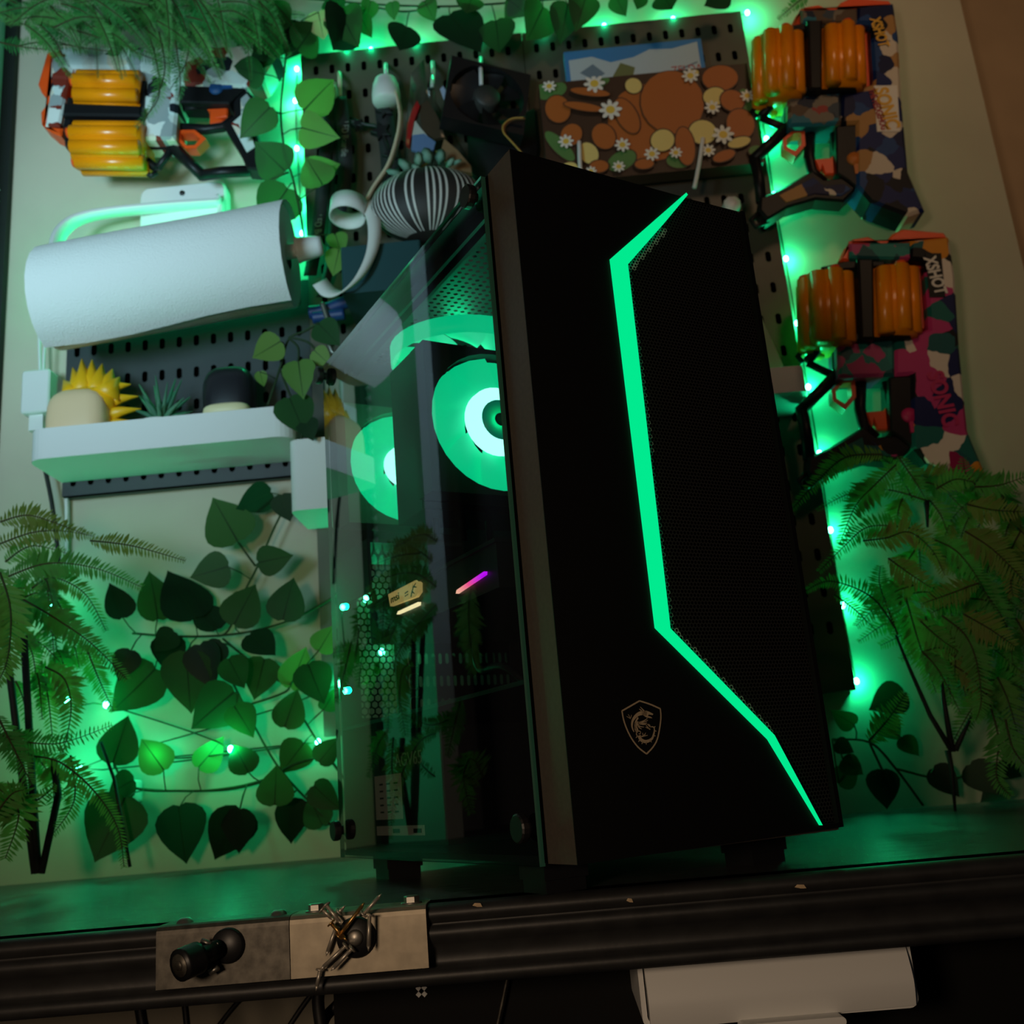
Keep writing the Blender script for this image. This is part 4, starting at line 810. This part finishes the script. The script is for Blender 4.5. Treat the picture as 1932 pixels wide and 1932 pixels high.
# ---------------------------------------------------------------- toy blasters (traced in one layout, reused)
B0 = at(1589, 748, 1.25)
def bp(x, y, dy=0): p = at(1380+x*.2857, 400+y*.2857, 1.25+dy)-B0; return (p.x, p.z)
def bpoly(l, dy=0): return [bp(*q, dy) for q in l]
def blaster(name, label, loc, roty, body, trimm, txt, extra, Y=1.25):
    t = thing(name, (loc[0], Y, loc[1]), label, 'toy blaster', 'toy blasters on the wall', rot=(0, roty, 0))
    def part(nm, pts, y0, y1, m, bev=.002): return MB().prism(bpoly(pts, y0*.8), y0, y1, bev).build(nm, m, t)
    part('body', [(1175, 195), (1430, 170), (1470, 420), (1500, 900), (1555, 1450), (1680, 1750), (1560, 1790), (1290, 1680), (1190, 1560), (1180, 1080), (1070, 1090), (1075, 840), (1180, 840), (1230, 800), (1300, 780), (1270, 330), (1170, 320)], -.022, .022, body, .004)
    part('shroud', [(775, 212), (1180, 205), (1185, 322), (775, 308)], -.020, .020, trimm, .003)
    part('muzzle', [(705, 325), (740, 250), (800, 182), (900, 165), (980, 200), (1010, 205), (1060, 150), (1130, 115), (1400, 140), (1432, 185), (1170, 212), (785, 216), (775, 330)], -.016, .016, m_orange, .003)
    part('drum_cover', [(1180, 325), (1285, 330), (1308, 770), (1240, 795), (900, 795), (880, 345)], -.006, .028, m_orange, .003)
    part('drum_frame', [(822, 325), (928, 325), (935, 855), (845, 855)], -.040, .024, m_frame, .003)
    part('drum_frame', [(590, 372), (760, 335), (1005, 335), (1005, 372), (600, 405)], -.028, .020, m_frame)
    part('drum_frame', [(605, 815), (1170, 800), (1180, 848), (620, 868)], -.030, .022, m_frame)
    part('handguard', [(690, 872), (1072, 842), (1075, 1090), (700, 1100)], -.024, .020, trimm, .004)
    for cx, y0, y1, tilt in ((650, 395, 850, 0), (1085, 365, 790, 0)):      # two revolving barrels
        a = V((bp(cx-8, y0, -.040)[0], -.016, bp(cx, y0, -.040)[1])); b = V((bp(cx+12, y1, -.040)[0], -.016, bp(cx+12, y1, -.040)[1]))
        mb = MB(); mb.tube([a, b], .0315, 24); dr = mb.build('barrel_drum', m_amber, t)
        for k in range(8):
            an = 2*pi*k/8+.25; o = V((.0275*cos(an), .0275*sin(an), 0))
            MB().tube([a+o, b+o], .0105, 12).build('dart_tube', m_amber, dr, local=True)
            if k % 2 == 0: MB().tube([a+o+V((0, 0, .005)), a+o+V((0, 0, .001)), a+o], .0075, 10).build('dart_tip', m_orange, dr, local=True)
    hx = [(650, 1190), (720, 1125), (800, 1115), (810, 1240), (740, 1325), (655, 1265)]
    hi = [(675, 1195), (725, 1150), (775, 1145), (782, 1230), (735, 1285), (680, 1250)]
    mb = MB(); o = bpoly(hx); i_ = bpoly(hi); n = 6
    mb.add([(p[0], y, p[1]) for y in (-.010, .008) for l in (o, i_) for p in l], [(k, (k+1) % n, n+(k+1) % n, n+k) for k in range(n)]+[(2*n+k, 3*n+k, 3*n+(k+1) % n, 2*n+(k+1) % n) for k in range(n)]+[(k, 2*n+k, 2*n+(k+1) % n, (k+1) % n) for k in range(n)]+[(n+k, n+(k+1) % n, 3*n+(k+1) % n, 3*n+k) for k in range(n)])
    mb.build('priming_ring', m_orange, t)
    part('trigger', [(880, 1322), (1000, 1312), (1020, 1290), (1042, 1442), (962, 1442), (942, 1370), (932, 1428)], -.006, .006, m_orange)
    def bar(pts, r):
        mb = MB(); mb.tube([(bp(*q)[0], -.002, bp(*q)[1]) for q in pts], r, 6); mb.build('strut', m_frame, t)
    bar([(690, 905), (580, 900), (500, 990)], .0065); bar([(500, 1000), (600, 1050), (695, 1090)], .0055); bar([(695, 1075), (560, 1210), (450, 1320)], .0085)
    bar([(600, 885), (470, 910), (435, 960), (470, 1000)], .004); bar([(680, 880), (690, 1100)], .005)
    bar([(455, 1300), (490, 1450), (510, 1640)], .008); 
    bar([(850, 1100), (845, 1300), (870, 1420), (950, 1500)], .0075); bar([(700, 1095), (1060, 1095)], .006); bar([(1010, 1110), (1040, 1280)], .005)
    part('receiver', [(1035, 1095), (1185, 1088), (1200, 1570), (1120, 1500), (1045, 1450)], -.018, .018, m_frame)
    part('grip', [(505, 1620), (640, 1560), (870, 1420), (960, 1490), (1120, 1470), (1190, 1560), (1100, 1660), (900, 1640), (700, 1700), (560, 1790), (500, 1720)], -.013, .013, m_frame, .003)
    part('grip_inlay', [(640, 1610), (880, 1480), (960, 1545), (1100, 1530), (1150, 1570), (1080, 1620), (890, 1600), (690, 1665)], -.0145, -.012, body, .0005)
    bar([(560, 1785), (470, 1830), (440, 1780), (500, 1720)], .004)
    c = bp(1143, 1375); MB().lathe([(0, -.021), (.009, -.021), (.010, -.018)], (c[0], 0, c[1]), 'y', 18).build('badge', extra, t)
    MB().prism(bpoly([(1135, 1400), (1165, 1400), (1175, 1490), (1150, 1492)]), -.0205, -.018).build('badge', extra, t)
    for s, x, y, ln, ht, m, back in txt:
        c = bp(x, y, -.022)
        if back: bx_ = [bp(x-back[1]-14, y-back[2], -.022), bp(x+back[1]-14, y-back[2], -.022), bp(x+back[1]+14, y+back[2], -.022), bp(x-back[1]+14, y+back[2], -.022)]; MB().prism(bx_, -.0232, -.0222).build('text_plate', back[0], t)
        text(s, 'lettering', m, t, (c[0], -.0238, c[1]), (.10, 0, -1), (1, 0, .10), ln, ht, bold=.035, local=True)
    return t
def pal(name, cs, sc, seed): return printmat(name, [srgb(*c) for c in cs], sc, seed=seed)
w_ = mat('print_offwhite', srgb(225, 222, 214), .5); y_ = mat('print_gold', srgb(222, 170, 40), .5); r_ = mat('print_crimson', srgb(160, 40, 40), .5); mg_ = mat('print_magenta', srgb(190, 30, 96), .5)
bodyA = pal('teal_magenta_print', [(28, 104, 96), (150, 26, 80), (24, 34, 84), (212, 140, 40), (224, 214, 200), (12, 14, 18), (30, 90, 92), (190, 60, 120), (20, 20, 26)], 34, 2)
trimA = pal('teal_pink_print', [(40, 128, 118), (168, 56, 104), (40, 116, 110), (30, 80, 84), (176, 70, 116)], 55, 5)
bodyB = pal('navy_print', [(14, 24, 66), (30, 66, 120), (10, 14, 34), (206, 196, 180), (18, 34, 90), (170, 128, 76), (12, 40, 92), (10, 12, 24)], 40, 8)
trimB = pal('grey_blue_print', [(60, 72, 84), (90, 74, 60), (40, 110, 130), (30, 40, 60), (150, 60, 56), (120, 112, 100)], 60, 11)
bodyC = pal('white_black_print', [(206, 220, 216), (196, 206, 200), (30, 34, 40), (214, 208, 190), (120, 46, 34), (205, 218, 214), (150, 160, 160), (222, 226, 220)], 46, 3)
blaster('toy_blaster', 'teal and magenta printed toy blaster with orange barrels, lower of the two on the right', (B0.x, B0.z), 0, bodyA, trimA, [('XSHOT', 1345, 420, .056, .017, w_, (m_frame, 52, 145)), ('SONIC', 1395, 1235, .075, .022, mg_, None)], mg_)
p1 = at(1496, 277, 1.25)
blaster('toy_blaster', 'navy printed toy blaster with orange barrels, upper of the two on the right', (p1.x, p1.z), 0, bodyB, trimB, [('XSHOT', 1340, 390, .050, .016, y_, None), ('SONIC', 1402, 970, .066, .021, y_, (w_, 82, 175)), ('THE HEDGEHOG', 1338, 975, .066, .010, r_, None)], mat('badge_ochre', srgb(190, 110, 40), .5))
p2 = at(364, 270, 1.25)
blaster('toy_blaster', 'white and black printed toy blaster lying sideways above the kitchen roll', (p2.x, p2.z), -pi/2, bodyC, bodyC, [], mat('badge_blue', srgb(30, 80, 140), .5))
# ---------------------------------------------------------------- string lights
ledme = blob(MB(), (0, 0, 0), .0034, .0034, .0042, 2, 10, 8).mesh('bulb', m_led)
def string(name, label, pts, power, wire=True, Y=1.306):
    P = [at(q[0], q[1], q[2] if len(q) > 2 else Y) for q in pts]
    t = thing(name, P[0], label, 'string lights')
    if wire: MB().tube(spline([p+V((0, .003, 0)) for p in P], 5), .0009, 4).build('wire', m_stem, t)
    for p, q in zip(P, pts):
        obj('bulb', ledme, t, mtx=M.Translation(p))
        l = bpy.data.lights.new('bulb_glow', 'POINT'); l.energy = power*(q[3] if len(q) > 3 else 1); l.color = GRN; l.shadow_soft_size = .004
        obj('bulb_glow', l, t, mtx=M.Translation(p-V((0, .0055, 0))))
    return t
string('string_lights', 'green fairy lights along the top edge of the pegboards', [(655, 98), (700, 94), (785, 86), (905, 75), (1025, 63), (1140, 49), (1270, 36), (1410, 24)], .17, Y=1.301)
string('string_lights', 'green fairy lights down the right edge of the pegboard', [(1430, 170), (1446, 262), (1461, 367), (1483, 488), (1504, 610), (1525, 730), (1546, 855), (1567, 1000), (1590, 1142), (1616, 1285)], .15, Y=1.306)
string('string_lights', 'green fairy lights down the left edge of the pegboard', [(560, 130), (557, 190), (560, 280), (566, 385), (570, 440)], .12, Y=1.307)
string('string_lights', 'green fairy lights woven through the plants at lower left, with bulbs added behind the case', [(95, 1140, 1.28), (125, 1320, 1.25, 2.0), (200, 1330, 1.29), (435, 1413, 1.262, 2.2), (300, 1430, 1.29, .6), (600, 1400, 1.29), (150, 1450, 1.29), (640, 1290, 1.29), (690, 1130, 1.285), (720, 1230, 1.285), (790, 1200, 1.285)], .095)  # last three bulbs are added out of sight to light the rear vents
string('string_lights', 'green fairy lights tucked behind the kitchen roll', [(560, 462), (480, 474), (400, 486), (300, 498), (200, 510), (135, 520)], .09, Y=1.285)
# ---------------------------------------------------------------- leaves, vines and ferns
def leaf_mesh(name, m, fold=.12, bend=.10, wid=.43):
    mb = MB(); pr = [(0, .10), (.05, .26), (.14, .37), (.26, .425), (.40, .41), (.55, .345), (.70, .25), (.84, .13), (.93, .05), (1.0, 0)]
    vs = []
    for y, x in pr:
        z = -bend*y*y
        vs += [(-x*wid/.425, y-(.10 if y < .01 else 0)*0, z+fold*x), (0, y+(.04 if y == 0 else 0), z), (x*wid/.425, y, z+fold*x)]
    k = len(pr); fs = []
    for i in range(k-1): fs += [(3*i, 3*i+1, 3*i+4, 3*i+3), (3*i+1, 3*i+2, 3*i+5, 3*i+4)]
    mb.add(vs, fs, True); mb.cur = 1
    ve = []
    for y, x in pr[:-1]: wv = .012*(1-y)+.003; ve += [(-wv, y+(.04 if y == 0 else 0), -bend*y*y+.006), (wv, y+(.04 if y == 0 else 0), -bend*y*y+.006)]
    mb.add(ve, [(2*i, 2*i+1, 2*i+3, 2*i+2) for i in range(k-2)])
    return mb.mesh(name, [m, m_vein])
LM = {k: [leaf_mesh('leaf', m, f, b, w2) for f, b, w2 in ((.10, .08, .43), (.25, .15, .40), (.04, -.08, .46))] for k, m in (('g', m_leaf), ('l', m_leafl), ('d', m_leafd), ('b', m_dry))}
def leaf(parent, b, tip, kind='g', tilt=0, rnd=random):
    dv = tip-b; L_ = dv.length; y = dv.normalized(); n = (EYE-b).normalized(); n = (n+V((rnd.uniform(-.25, .25), 0, rnd.uniform(-.25, .35)))).normalized()
    x = y.cross(n).normalized(); z = x.cross(y)
    if tilt: q = M.Rotation(tilt, 3, y); x = q @ x; z = q @ z
    mt = M(((x.x*L_, y.x*L_, z.x*L_, b.x), (x.y*L_, y.y*L_, z.y*L_, b.y), (x.z*L_, y.z*L_, z.z*L_, b.z), (0, 0, 0, 1)))
    return obj('leaf', rnd.choice(LM[kind]), parent, mtx=mt)
def vine(name, label, stems, leaves, Y, r=.0016, seed=1, spread=.02):
    rnd = random.Random(seed); P = [[at(q[0], q[1], q[2] if len(q) > 2 else Y) for q in s] for s in stems]
    t = thing(name, P[0][0], label, 'vine', 'artificial ivy vines'); mb = MB(); pts = []
    for s in P: sp = spline(s, 6); mb.tube(sp, r, 5); pts += sp
    for lf in leaves:
        x0, y0, x1, y1 = lf[:4]; kind = lf[4] if len(lf) > 4 else 'g'; tl = lf[5] if len(lf) > 5 else rnd.uniform(-.35, .35)
        yy = Y-rnd.uniform(0, spread); b = at(x0, y0, yy); tip = at(x1, y1, yy-rnd.uniform(-.012, .015)); leaf(t, b, tip, kind, tl, rnd)
        q = min(pts, key=lambda p: (p-b).length)
        if (q-b).length < .09: mb.tube([q, q.lerp(b, .5)+V((0, -.003, 0)), b+(tip-b)*.06], r*.55, 4)
    mb.build('stem', m_stem, t); return t
vine('ivy_vine', 'ivy vine hanging over the top left corner of the pegboard', [[(545, 60), (536, 140), (530, 215), (538, 290), (552, 335), (566, 400), (574, 450)], [(530, 215), (500, 205)], [(545, 325), (500, 345)]],
     [(572, 210, 632, 144, 'l'), (566, 240, 634, 259, 'l'), (577, 328, 642, 312, 'l'), (610, 350, 578, 300, 'l'), (512, 200, 452, 258), (540, 325, 483, 270), (545, 352, 492, 432), (500, 140, 435, 127), (525, 112, 455, 42), (560, 95, 600, 40, 'g'), (600, 20, 612, 78, 'b'), (540, 60, 490, 10), (575, 45, 540, 110, 'd'), (640, 20, 672, 80), (655, 25, 622, 98, 'd'), (632, 440, 645, 480, 'l'), (640, 470, 628, 520, 'l')], 1.225, seed=4)
vine('ivy_vine', 'ivy vine strung along the wall above the pegboards', [[(560, -5), (700, 8), (850, 12), (1000, 2), (1120, -8), (1250, -14)], [(690, 10), (760, 22), (830, 14)]],
     [(767, 48, 752, 100, 'd'), (845, 26, 908, 92, 'd'), (935, 36, 944, 104), (1026, 10, 998, 74), (985, -4, 952, 38), (740, 2, 743, 38), (700, 0, 690, 42), (1072, 4, 1058, 78), (1106, -8, 1088, 52), (1160, -10, 1180, 30), (1250, -12, 1270, 22), (1375, -14, 1330, 10, 'd'), (680, 30, 700, 70, 'g'), (620, -5, 650, 30), (800, 0, 820, 40), (890, -5, 880, 30), (1210, -16, 1200, 20), (960, 0, 1000, 30)], 1.25, seed=5)
vine('ivy_vine', 'ivy vine dropping past the right end of the white shelf', [[(620, 600), (575, 625), (545, 640), (530, 690), (505, 765)], [(545, 638), (562, 655), (563, 680)], [(545, 636), (580, 645), (600, 665)], [(530, 700), (545, 740), (570, 800), (560, 880)]],
     [(531, 643, 476, 676, 'l'), (563, 680, 570, 748, 'l'), (592, 660, 624, 690, 'l'), (545, 748, 576, 820, 'g'), (490, 700, 498, 730, 'l'), (575, 790, 590, 830, 'd'), (600, 610, 640, 650, 'g')], 1.205, seed=6)
DL = [(450, 1024, 403, 942), (434, 1068, 360, 1090), (485, 1062, 553, 1048), (514, 928, 443, 958, 'd'), (530, 932, 548, 985, 'd'), (232, 1168, 210, 1097, 'd'), (298, 1172, 286, 1075), (371, 1168, 314, 1081, 'd'), (440, 1182, 482, 1100), (533, 1173, 553, 1088), (248, 1225, 222, 1285, 'd'), (352, 1226, 357, 1348), (376, 1213, 400, 1300, 'd'), (297, 1258, 213, 1346), (446, 1303, 360, 1374), (212, 1443, 243, 1348), (311, 1456, 265, 1390, 'l'), (372, 1450, 425, 1392, 'l'), (238, 1500, 180, 1626), (338, 1516, 348, 1630, 'd'), (455, 1522, 406, 1626, 'd'), (452, 1524, 448, 1612, 'd'), (548, 1505, 553, 1594, 'd'), (536, 1375, 562, 1298), (546, 1300, 580, 1220, 'l'), (518, 1522, 522, 1442), (575, 1400, 530, 1458), (610, 1340, 635, 1300), (600, 1440, 640, 1390), (430, 1240, 460, 1300), (470, 1195, 520, 1240, 'd'), (330, 1190, 290, 1230, 'd'), (500, 1240, 480, 1320), (580, 1250, 610, 1330), (590, 1480, 640, 1530), (610, 1560, 580, 1500), (440, 1330, 480, 1390), (470, 1460, 440, 1400), (420, 1210, 390, 1260, 'd'), (255, 1470, 200, 1500), (600, 1230, 630, 1180, 'l'), (310, 1200, 330, 1275, 'd'), (410, 1190, 370, 1130, 'd'), (465, 1120, 440, 1160)]
vine('ivy_vine', 'large ivy cluster on the wall left of the computer', [[(555, 925), (520, 990), (485, 1070), (462, 1115), (430, 1190), (400, 1200)], [(250, 1195), (320, 1200), (400, 1200), (480, 1190), (560, 1165), (640, 1120)], [(450, 1024), (482, 1068)], [(400, 1205), (450, 1310), (520, 1440), (600, 1530), (655, 1590)], [(200, 1390), (240, 1480), (350, 1492), (430, 1487), (500, 1470), (560, 1440), (640, 1420)], [(420, 1205), (500, 1270), (545, 1300), (470, 1330)], [(545, 1310), (600, 1400), (650, 1470)]], DL, 1.285, seed=9, spread=.05)
vine('ivy_vine', 'ivy vine on the wall below the right fern', [[(1570, 1395), (1640, 1400), (1690, 1450), (1742, 1520)], [(1640, 1400), (1710, 1310)], [(1640, 1400), (1668, 1460)], [(1690, 1450), (1790, 1470), (1880, 1440)]],
     [(1614, 1368, 1568, 1343), (1588, 1432, 1630, 1462, 'g'), (1664, 1450, 1672, 1528, 'd'), (1708, 1306, 1640, 1338, 'd'), (1758, 1448, 1812, 1502, 'd'), (1700, 1390, 1735, 1425), (1828, 1440, 1884, 1500, 'd'), (1575, 1400, 1612, 1420, 'd'), (1660, 1350, 1700, 1400), (1880, 1440, 1930, 1470, 'd'), (1900, 1480, 1850, 1510, 'd'), (1580, 1480, 1620, 1440)], 1.27, seed=12)
# paired wires and clip under the lower-left leaves
cable('green_wire', pxp([(248, 1487), (330, 1492), (430, 1490), (500, 1474)], 1.29), .0013, 'green twin wire stretched along the wall above the bench', m_stem)
c = at(245, 1490, 1.29)
MB().prism(rrect(c.x-.006, c.x+.006, c.z-.016, c.z+.012, .004), 1.287, WY-.0005, .001).build('wall_clip', m_white, label='small white adhesive clip holding the wire at lower left', cat='clip')
def frond(parent, pts, plen, m, seed=0, n=None, needle=.19, Y=None, droop=.3, both=True):
    rnd = random.Random(seed); path = spline([p if isinstance(p, V) else at(p[0], p[1], Y) for p in pts], 8)
    tot = sum((path[i+1]-path[i]).length for i in range(len(path)-1)); n = n or max(8, int(tot/.0030))
    mb = MB(); mb.cur = 1; mb.tube(path, .0013, 4, .0004); mb.cur = 0
    for k in range(n):
        t = (k+.5)/n; i = min(int(t*(len(path)-1)), len(path)-2); fr_ = t*(len(path)-1)-i; p = path[i].lerp(path[i+1], fr_); tg = (path[i+1]-path[i]).normalized()
        vw = (EYE-p).normalized(); sd = tg.cross(vw).normalized()
        ln = .85*plen*min(1, .35+2.2*t)*(1-.75*max(0, t-.35)/.65)*rnd.uniform(.8, 1.1)
        for s in ((1, -1) if both else (1,)):
            dv = (sd*s+tg*.45+V((rnd.uniform(-.12, .12), rnd.uniform(-.35, .2), -droop*rnd.uniform(.3, 1)))).normalized()
            wn = dv.cross(vw).normalized()*ln*needle/2; q = p+dv*ln
            mb.add([p-wn*.5, p+wn*.5, p+dv*ln*.55+wn, q, p+dv*ln*.55-wn], [(0, 1, 2, 3, 4)])
    return mb.build('frond', [m, m_rach], parent)
lf = thing('artificial_fern', at(70, 1645, 1.12), 'artificial fern spreading from the left end of the bench', 'fern', 'artificial ferns')
for l in ([(72, 1648), (62, 1500), (45, 1200)], [(66, 1648), (40, 1450), (22, 1300), (8, 1200)], [(78, 1648), (110, 1500), (100, 1430)]): MB().tube(pxp(l, 1.12), .004, 6).build('stalk', m_dark, lf)
MB().tube(pxp([(190, 1400), (215, 1470), (245, 1636)], 1.22), .0022, 5).build('stalk', m_dark, lf)
for i, (pts, pl, mm, Y) in enumerate((([(0, 985), (50, 972), (100, 985), (165, 1010)], .022, m_ferno, 1.08), ([(-10, 1030), (60, 1005), (120, 1002), (178, 1012)], .024, m_ferno, 1.10), ([(10, 1090), (90, 1063), (180, 1072), (268, 1108)], .026, m_fern, 1.08), ([(44, 1131), (102, 1165), (171, 1213), (240, 1282)], .026, m_fern, 1.06), ([(85, 1258), (122, 1282), (134, 1340), (118, 1425)], .028, m_fern, 1.10), ([(0, 1385), (34, 1397), (113, 1402), (212, 1368)], .022, m_fern, 1.05), ([(51, 1425), (113, 1438), (178, 1493), (222, 1561), (234, 1636)], .020, m_fern, 1.07), ([(20, 1140), (-5, 1200), (-20, 1300)], .03, m_fern, 1.02), ([(0, 1080), (20, 1150), (15, 1240), (-5, 1290)], .03, m_fern, 1.0), ([(160, 1215), (186, 1280), (214, 1342)], .022, m_fern, 1.2), ([(133, 1425), (140, 1510), (95, 1580)], .020, m_fern, 1.12), ([(45, 1525), (85, 1500), (105, 1480)], .014, m_fern, 1.08), ([(-5, 1350), (30, 1420), (60, 1480)], .024, m_fern, 1.04), ([(-10, 1480), (35, 1530), (10, 1620)], .034, m_fern, 1.02), ([(30, 1180), (60, 1230), (70, 1300)], .024, m_fern, 1.18), ([(100, 1120), (130, 1180), (150, 1260)], .026, m_fern, 1.2), ([(-10, 1540), (20, 1500), (45, 1490)], .028, m_fern, 1.0), ([(170, 1020), (250, 1030), (350, 1058)], .018, m_ferno, 1.02), ([(60, 1110), (100, 1090), (160, 1120), (200, 1190)], .024, m_fern, 1.15), ([(10, 1060), (60, 1030), (130, 1045)], .022, m_fern, 1.12))):
    frond(lf, pts, pl, mm, i, Y=Y)
rnd = random.Random(78)
for i in range(20):
    bx_, by_ = rnd.uniform(-20, 110), rnd.uniform(1050, 1480); an = rnd.uniform(-.3, 1.6); ln = rnd.uniform(80, 150)
    frond(lf, [(bx_, by_), (bx_+ln*.45*cos(an), by_+ln*.45*sin(an)-15), (bx_+ln*cos(an), by_+ln*sin(an))], rnd.uniform(.018, .026), m_fern, 540+i, Y=rnd.uniform(1.12, 1.22))
def c6(l): return [(1440+x*.3623, 850+y*.3623) for x, y in l]
rf = thing('artificial_fern', at(1795, 1410, 1.14), 'artificial fern at the right, in front of the lower toy blaster', 'fern', 'artificial ferns')
for l in ([(980, 1560), (870, 1380), (760, 1130), (690, 960)], [(985, 1570), (940, 1300), (930, 1200)], [(1000, 1560), (1090, 1370)], [(960, 1560), (980, 1650), (1000, 1880)], [(850, 260), (855, 400)]):
    MB().tube(pxp(c6(l), 1.16), .0035, 6, .0015).build('stalk', m_dark, rf)
rnd = random.Random(77)
for i in range(54):     # background fronds fanning out of the clump
    bx_, by_ = rnd.uniform(720, 1330), rnd.uniform(150, 1250); an = rnd.uniform(.1, 1.9); ln = rnd.uniform(220, 420); sg_ = 1 if rnd.random() < .75 else -1
    frond(rf, c6([(bx_, by_), (bx_+sg_*ln*.45*cos(an), by_+ln*.45*sin(an)-40), (bx_+sg_*ln*cos(an), by_+ln*sin(an))]), rnd.uniform(.020, .030), m_fern if i % 3 else m_ferno, 500+i, Y=rnd.uniform(1.15, 1.24))
for i, (l, pl, mm, Y) in enumerate((([(700, 960), (640, 800), (605, 690), (610, 600)], .026, m_fern, 1.14), ([(690, 930), (560, 760), (350, 680), (215, 735)], .018, m_fern, 1.12), ([(690, 75), (570, 190), (480, 290), (400, 480)], .028, m_fern, 1.10), ([(620, 20), (430, 35), (290, 150), (150, 305)], .022, m_ferno, 1.08), ([(845, 260), (650, 205), (450, 225), (280, 310)], .014, m_fern, 1.13), ([(830, 420), (700, 395), (540, 400), (420, 500), (290, 630)], .022, m_fern, 1.12), ([(520, 470), (640, 455), (760, 425), (880, 520), (945, 650)], .026, m_ferno, 1.08), ([(650, 560), (760, 640), (875, 715)], .026, m_ferno, 1.08), ([(820, 890), (920, 980), (1015, 1045)], .022, m_fern, 1.13), ([(930, 860), (1050, 960), (1110, 1100), (1135, 1300), (1105, 1410)], .028, m_fern, 1.10), ([(1180, 1330), (1225, 1500), (1215, 1700), (1290, 1800)], .024, m_fern, 1.14), ([(880, 460), (1000, 520), (1100, 640), (1210, 840)], .026, m_fern, 1.14), ([(1050, 420), (1200, 520), (1380, 700)], .032, m_ferno, 1.05), ([(1060, 280), (1200, 310), (1380, 320)], .026, m_ferno, 1.06), ([(900, 200), (1000, 150), (1095, 165)], .024, m_fern, 1.08), ([(1100, 190), (1230, 180), (1380, 130)], .026, m_fern, 1.06), ([(1040, 850), (1180, 930), (1310, 1020)], .028, m_ferno, 1.08), ([(1120, 690), (960, 750), (820, 800)], .024, m_ferno, 1.09), ([(370, 750), (480, 830), (600, 950)], .012, m_fern, 1.14), ([(550, 1510), (650, 1400), (745, 1260)], .024, m_ferno, 1.12), ([(740, 760), (810, 1000), (900, 1260)], .030, m_fern, 1.18), ([(840, 860), (940, 1100), (980, 1320)], .030, m_fern, 1.2), ([(1060, 900), (1020, 1100), (1060, 1300)], .028, m_fern, 1.2), ([(1000, 600), (1120, 700), (1260, 900), (1300, 1100)], .030, m_fern, 1.16), ([(1340, 420), (1280, 560), (1300, 760)], .028, m_ferno, 1.1), ([(1260, 1400), (1300, 1550), (1380, 1660)], .026, m_fern, 1.1), ([(700, 30), (790, 160), (850, 260)], .022, m_fern, 1.16), ([(850, 240), (920, 330), (960, 430)], .022, m_fern, 1.18), ([(1150, 220), (1060, 130), (1040, 40)], .018, m_fern, 1.1), ([(780, 260), (700, 110), (620, 40)], .018, m_fern, 1.18))):
    frond(rf, c6(l), pl, mm, 50+i, Y=Y)
tf_ = thing('fine_fern', at(250, -40, 1.2), 'fine feathery asparagus fern hanging over the left blaster at the top', 'fern', 'artificial ferns')
rnd = random.Random(21)
for i in range(135):
    x = rnd.uniform(30, 510); y = rnd.uniform(-50, 55); an = rnd.uniform(-.5, .9) if i % 3 else rnd.uniform(.6, 1.7); ln = rnd.uniform(70, 150)
    if x > 430: ln *= .75
    if x < 130 and an > 1: an = .5
    yy = 1.12+rnd.uniform(0, .09); s = rnd.choice((1, 1, -1)) if an < .5 else 1
    p = [(x, y), (x+s*ln*.5*cos(an), y+ln*.5*sin(an)-8), (x+s*ln*cos(an), y+ln*sin(an)+6)]
    frond(tf_, p, rnd.uniform(.011, .017), m_fine, 100+i, Y=yy, needle=.085, n=int(ln/1.5))
for i, p in enumerate(([(60, 60), (130, 85), (230, 100)], [(300, 60), (310, 140), (270, 235)], [(330, 70), (340, 150), (335, 190)], [(360, 60), (350, 120), (320, 170)], [(30, 88), (80, 80), (170, 92)], [(120, 50), (200, 75), (320, 110)], [(380, 40), (390, 100), (420, 140)], [(290, 90), (300, 180), (255, 240)], [(420, 20), (440, 60), (470, 90)], [(0, 80), (40, 88), (110, 96)], [(200, 60), (260, 100), (350, 130)])):
    frond(tf_, p, .018, m_fine, 300+i, Y=1.15, needle=.09)
frond(thing('fern_sprig', at(1520, -10, 1.2), 'small green fern tip poking in at the top beside the upper blaster', 'fern'), [(1530, -15), (1500, 8), (1468, 36)], .016, m_fern, 400, Y=1.2)
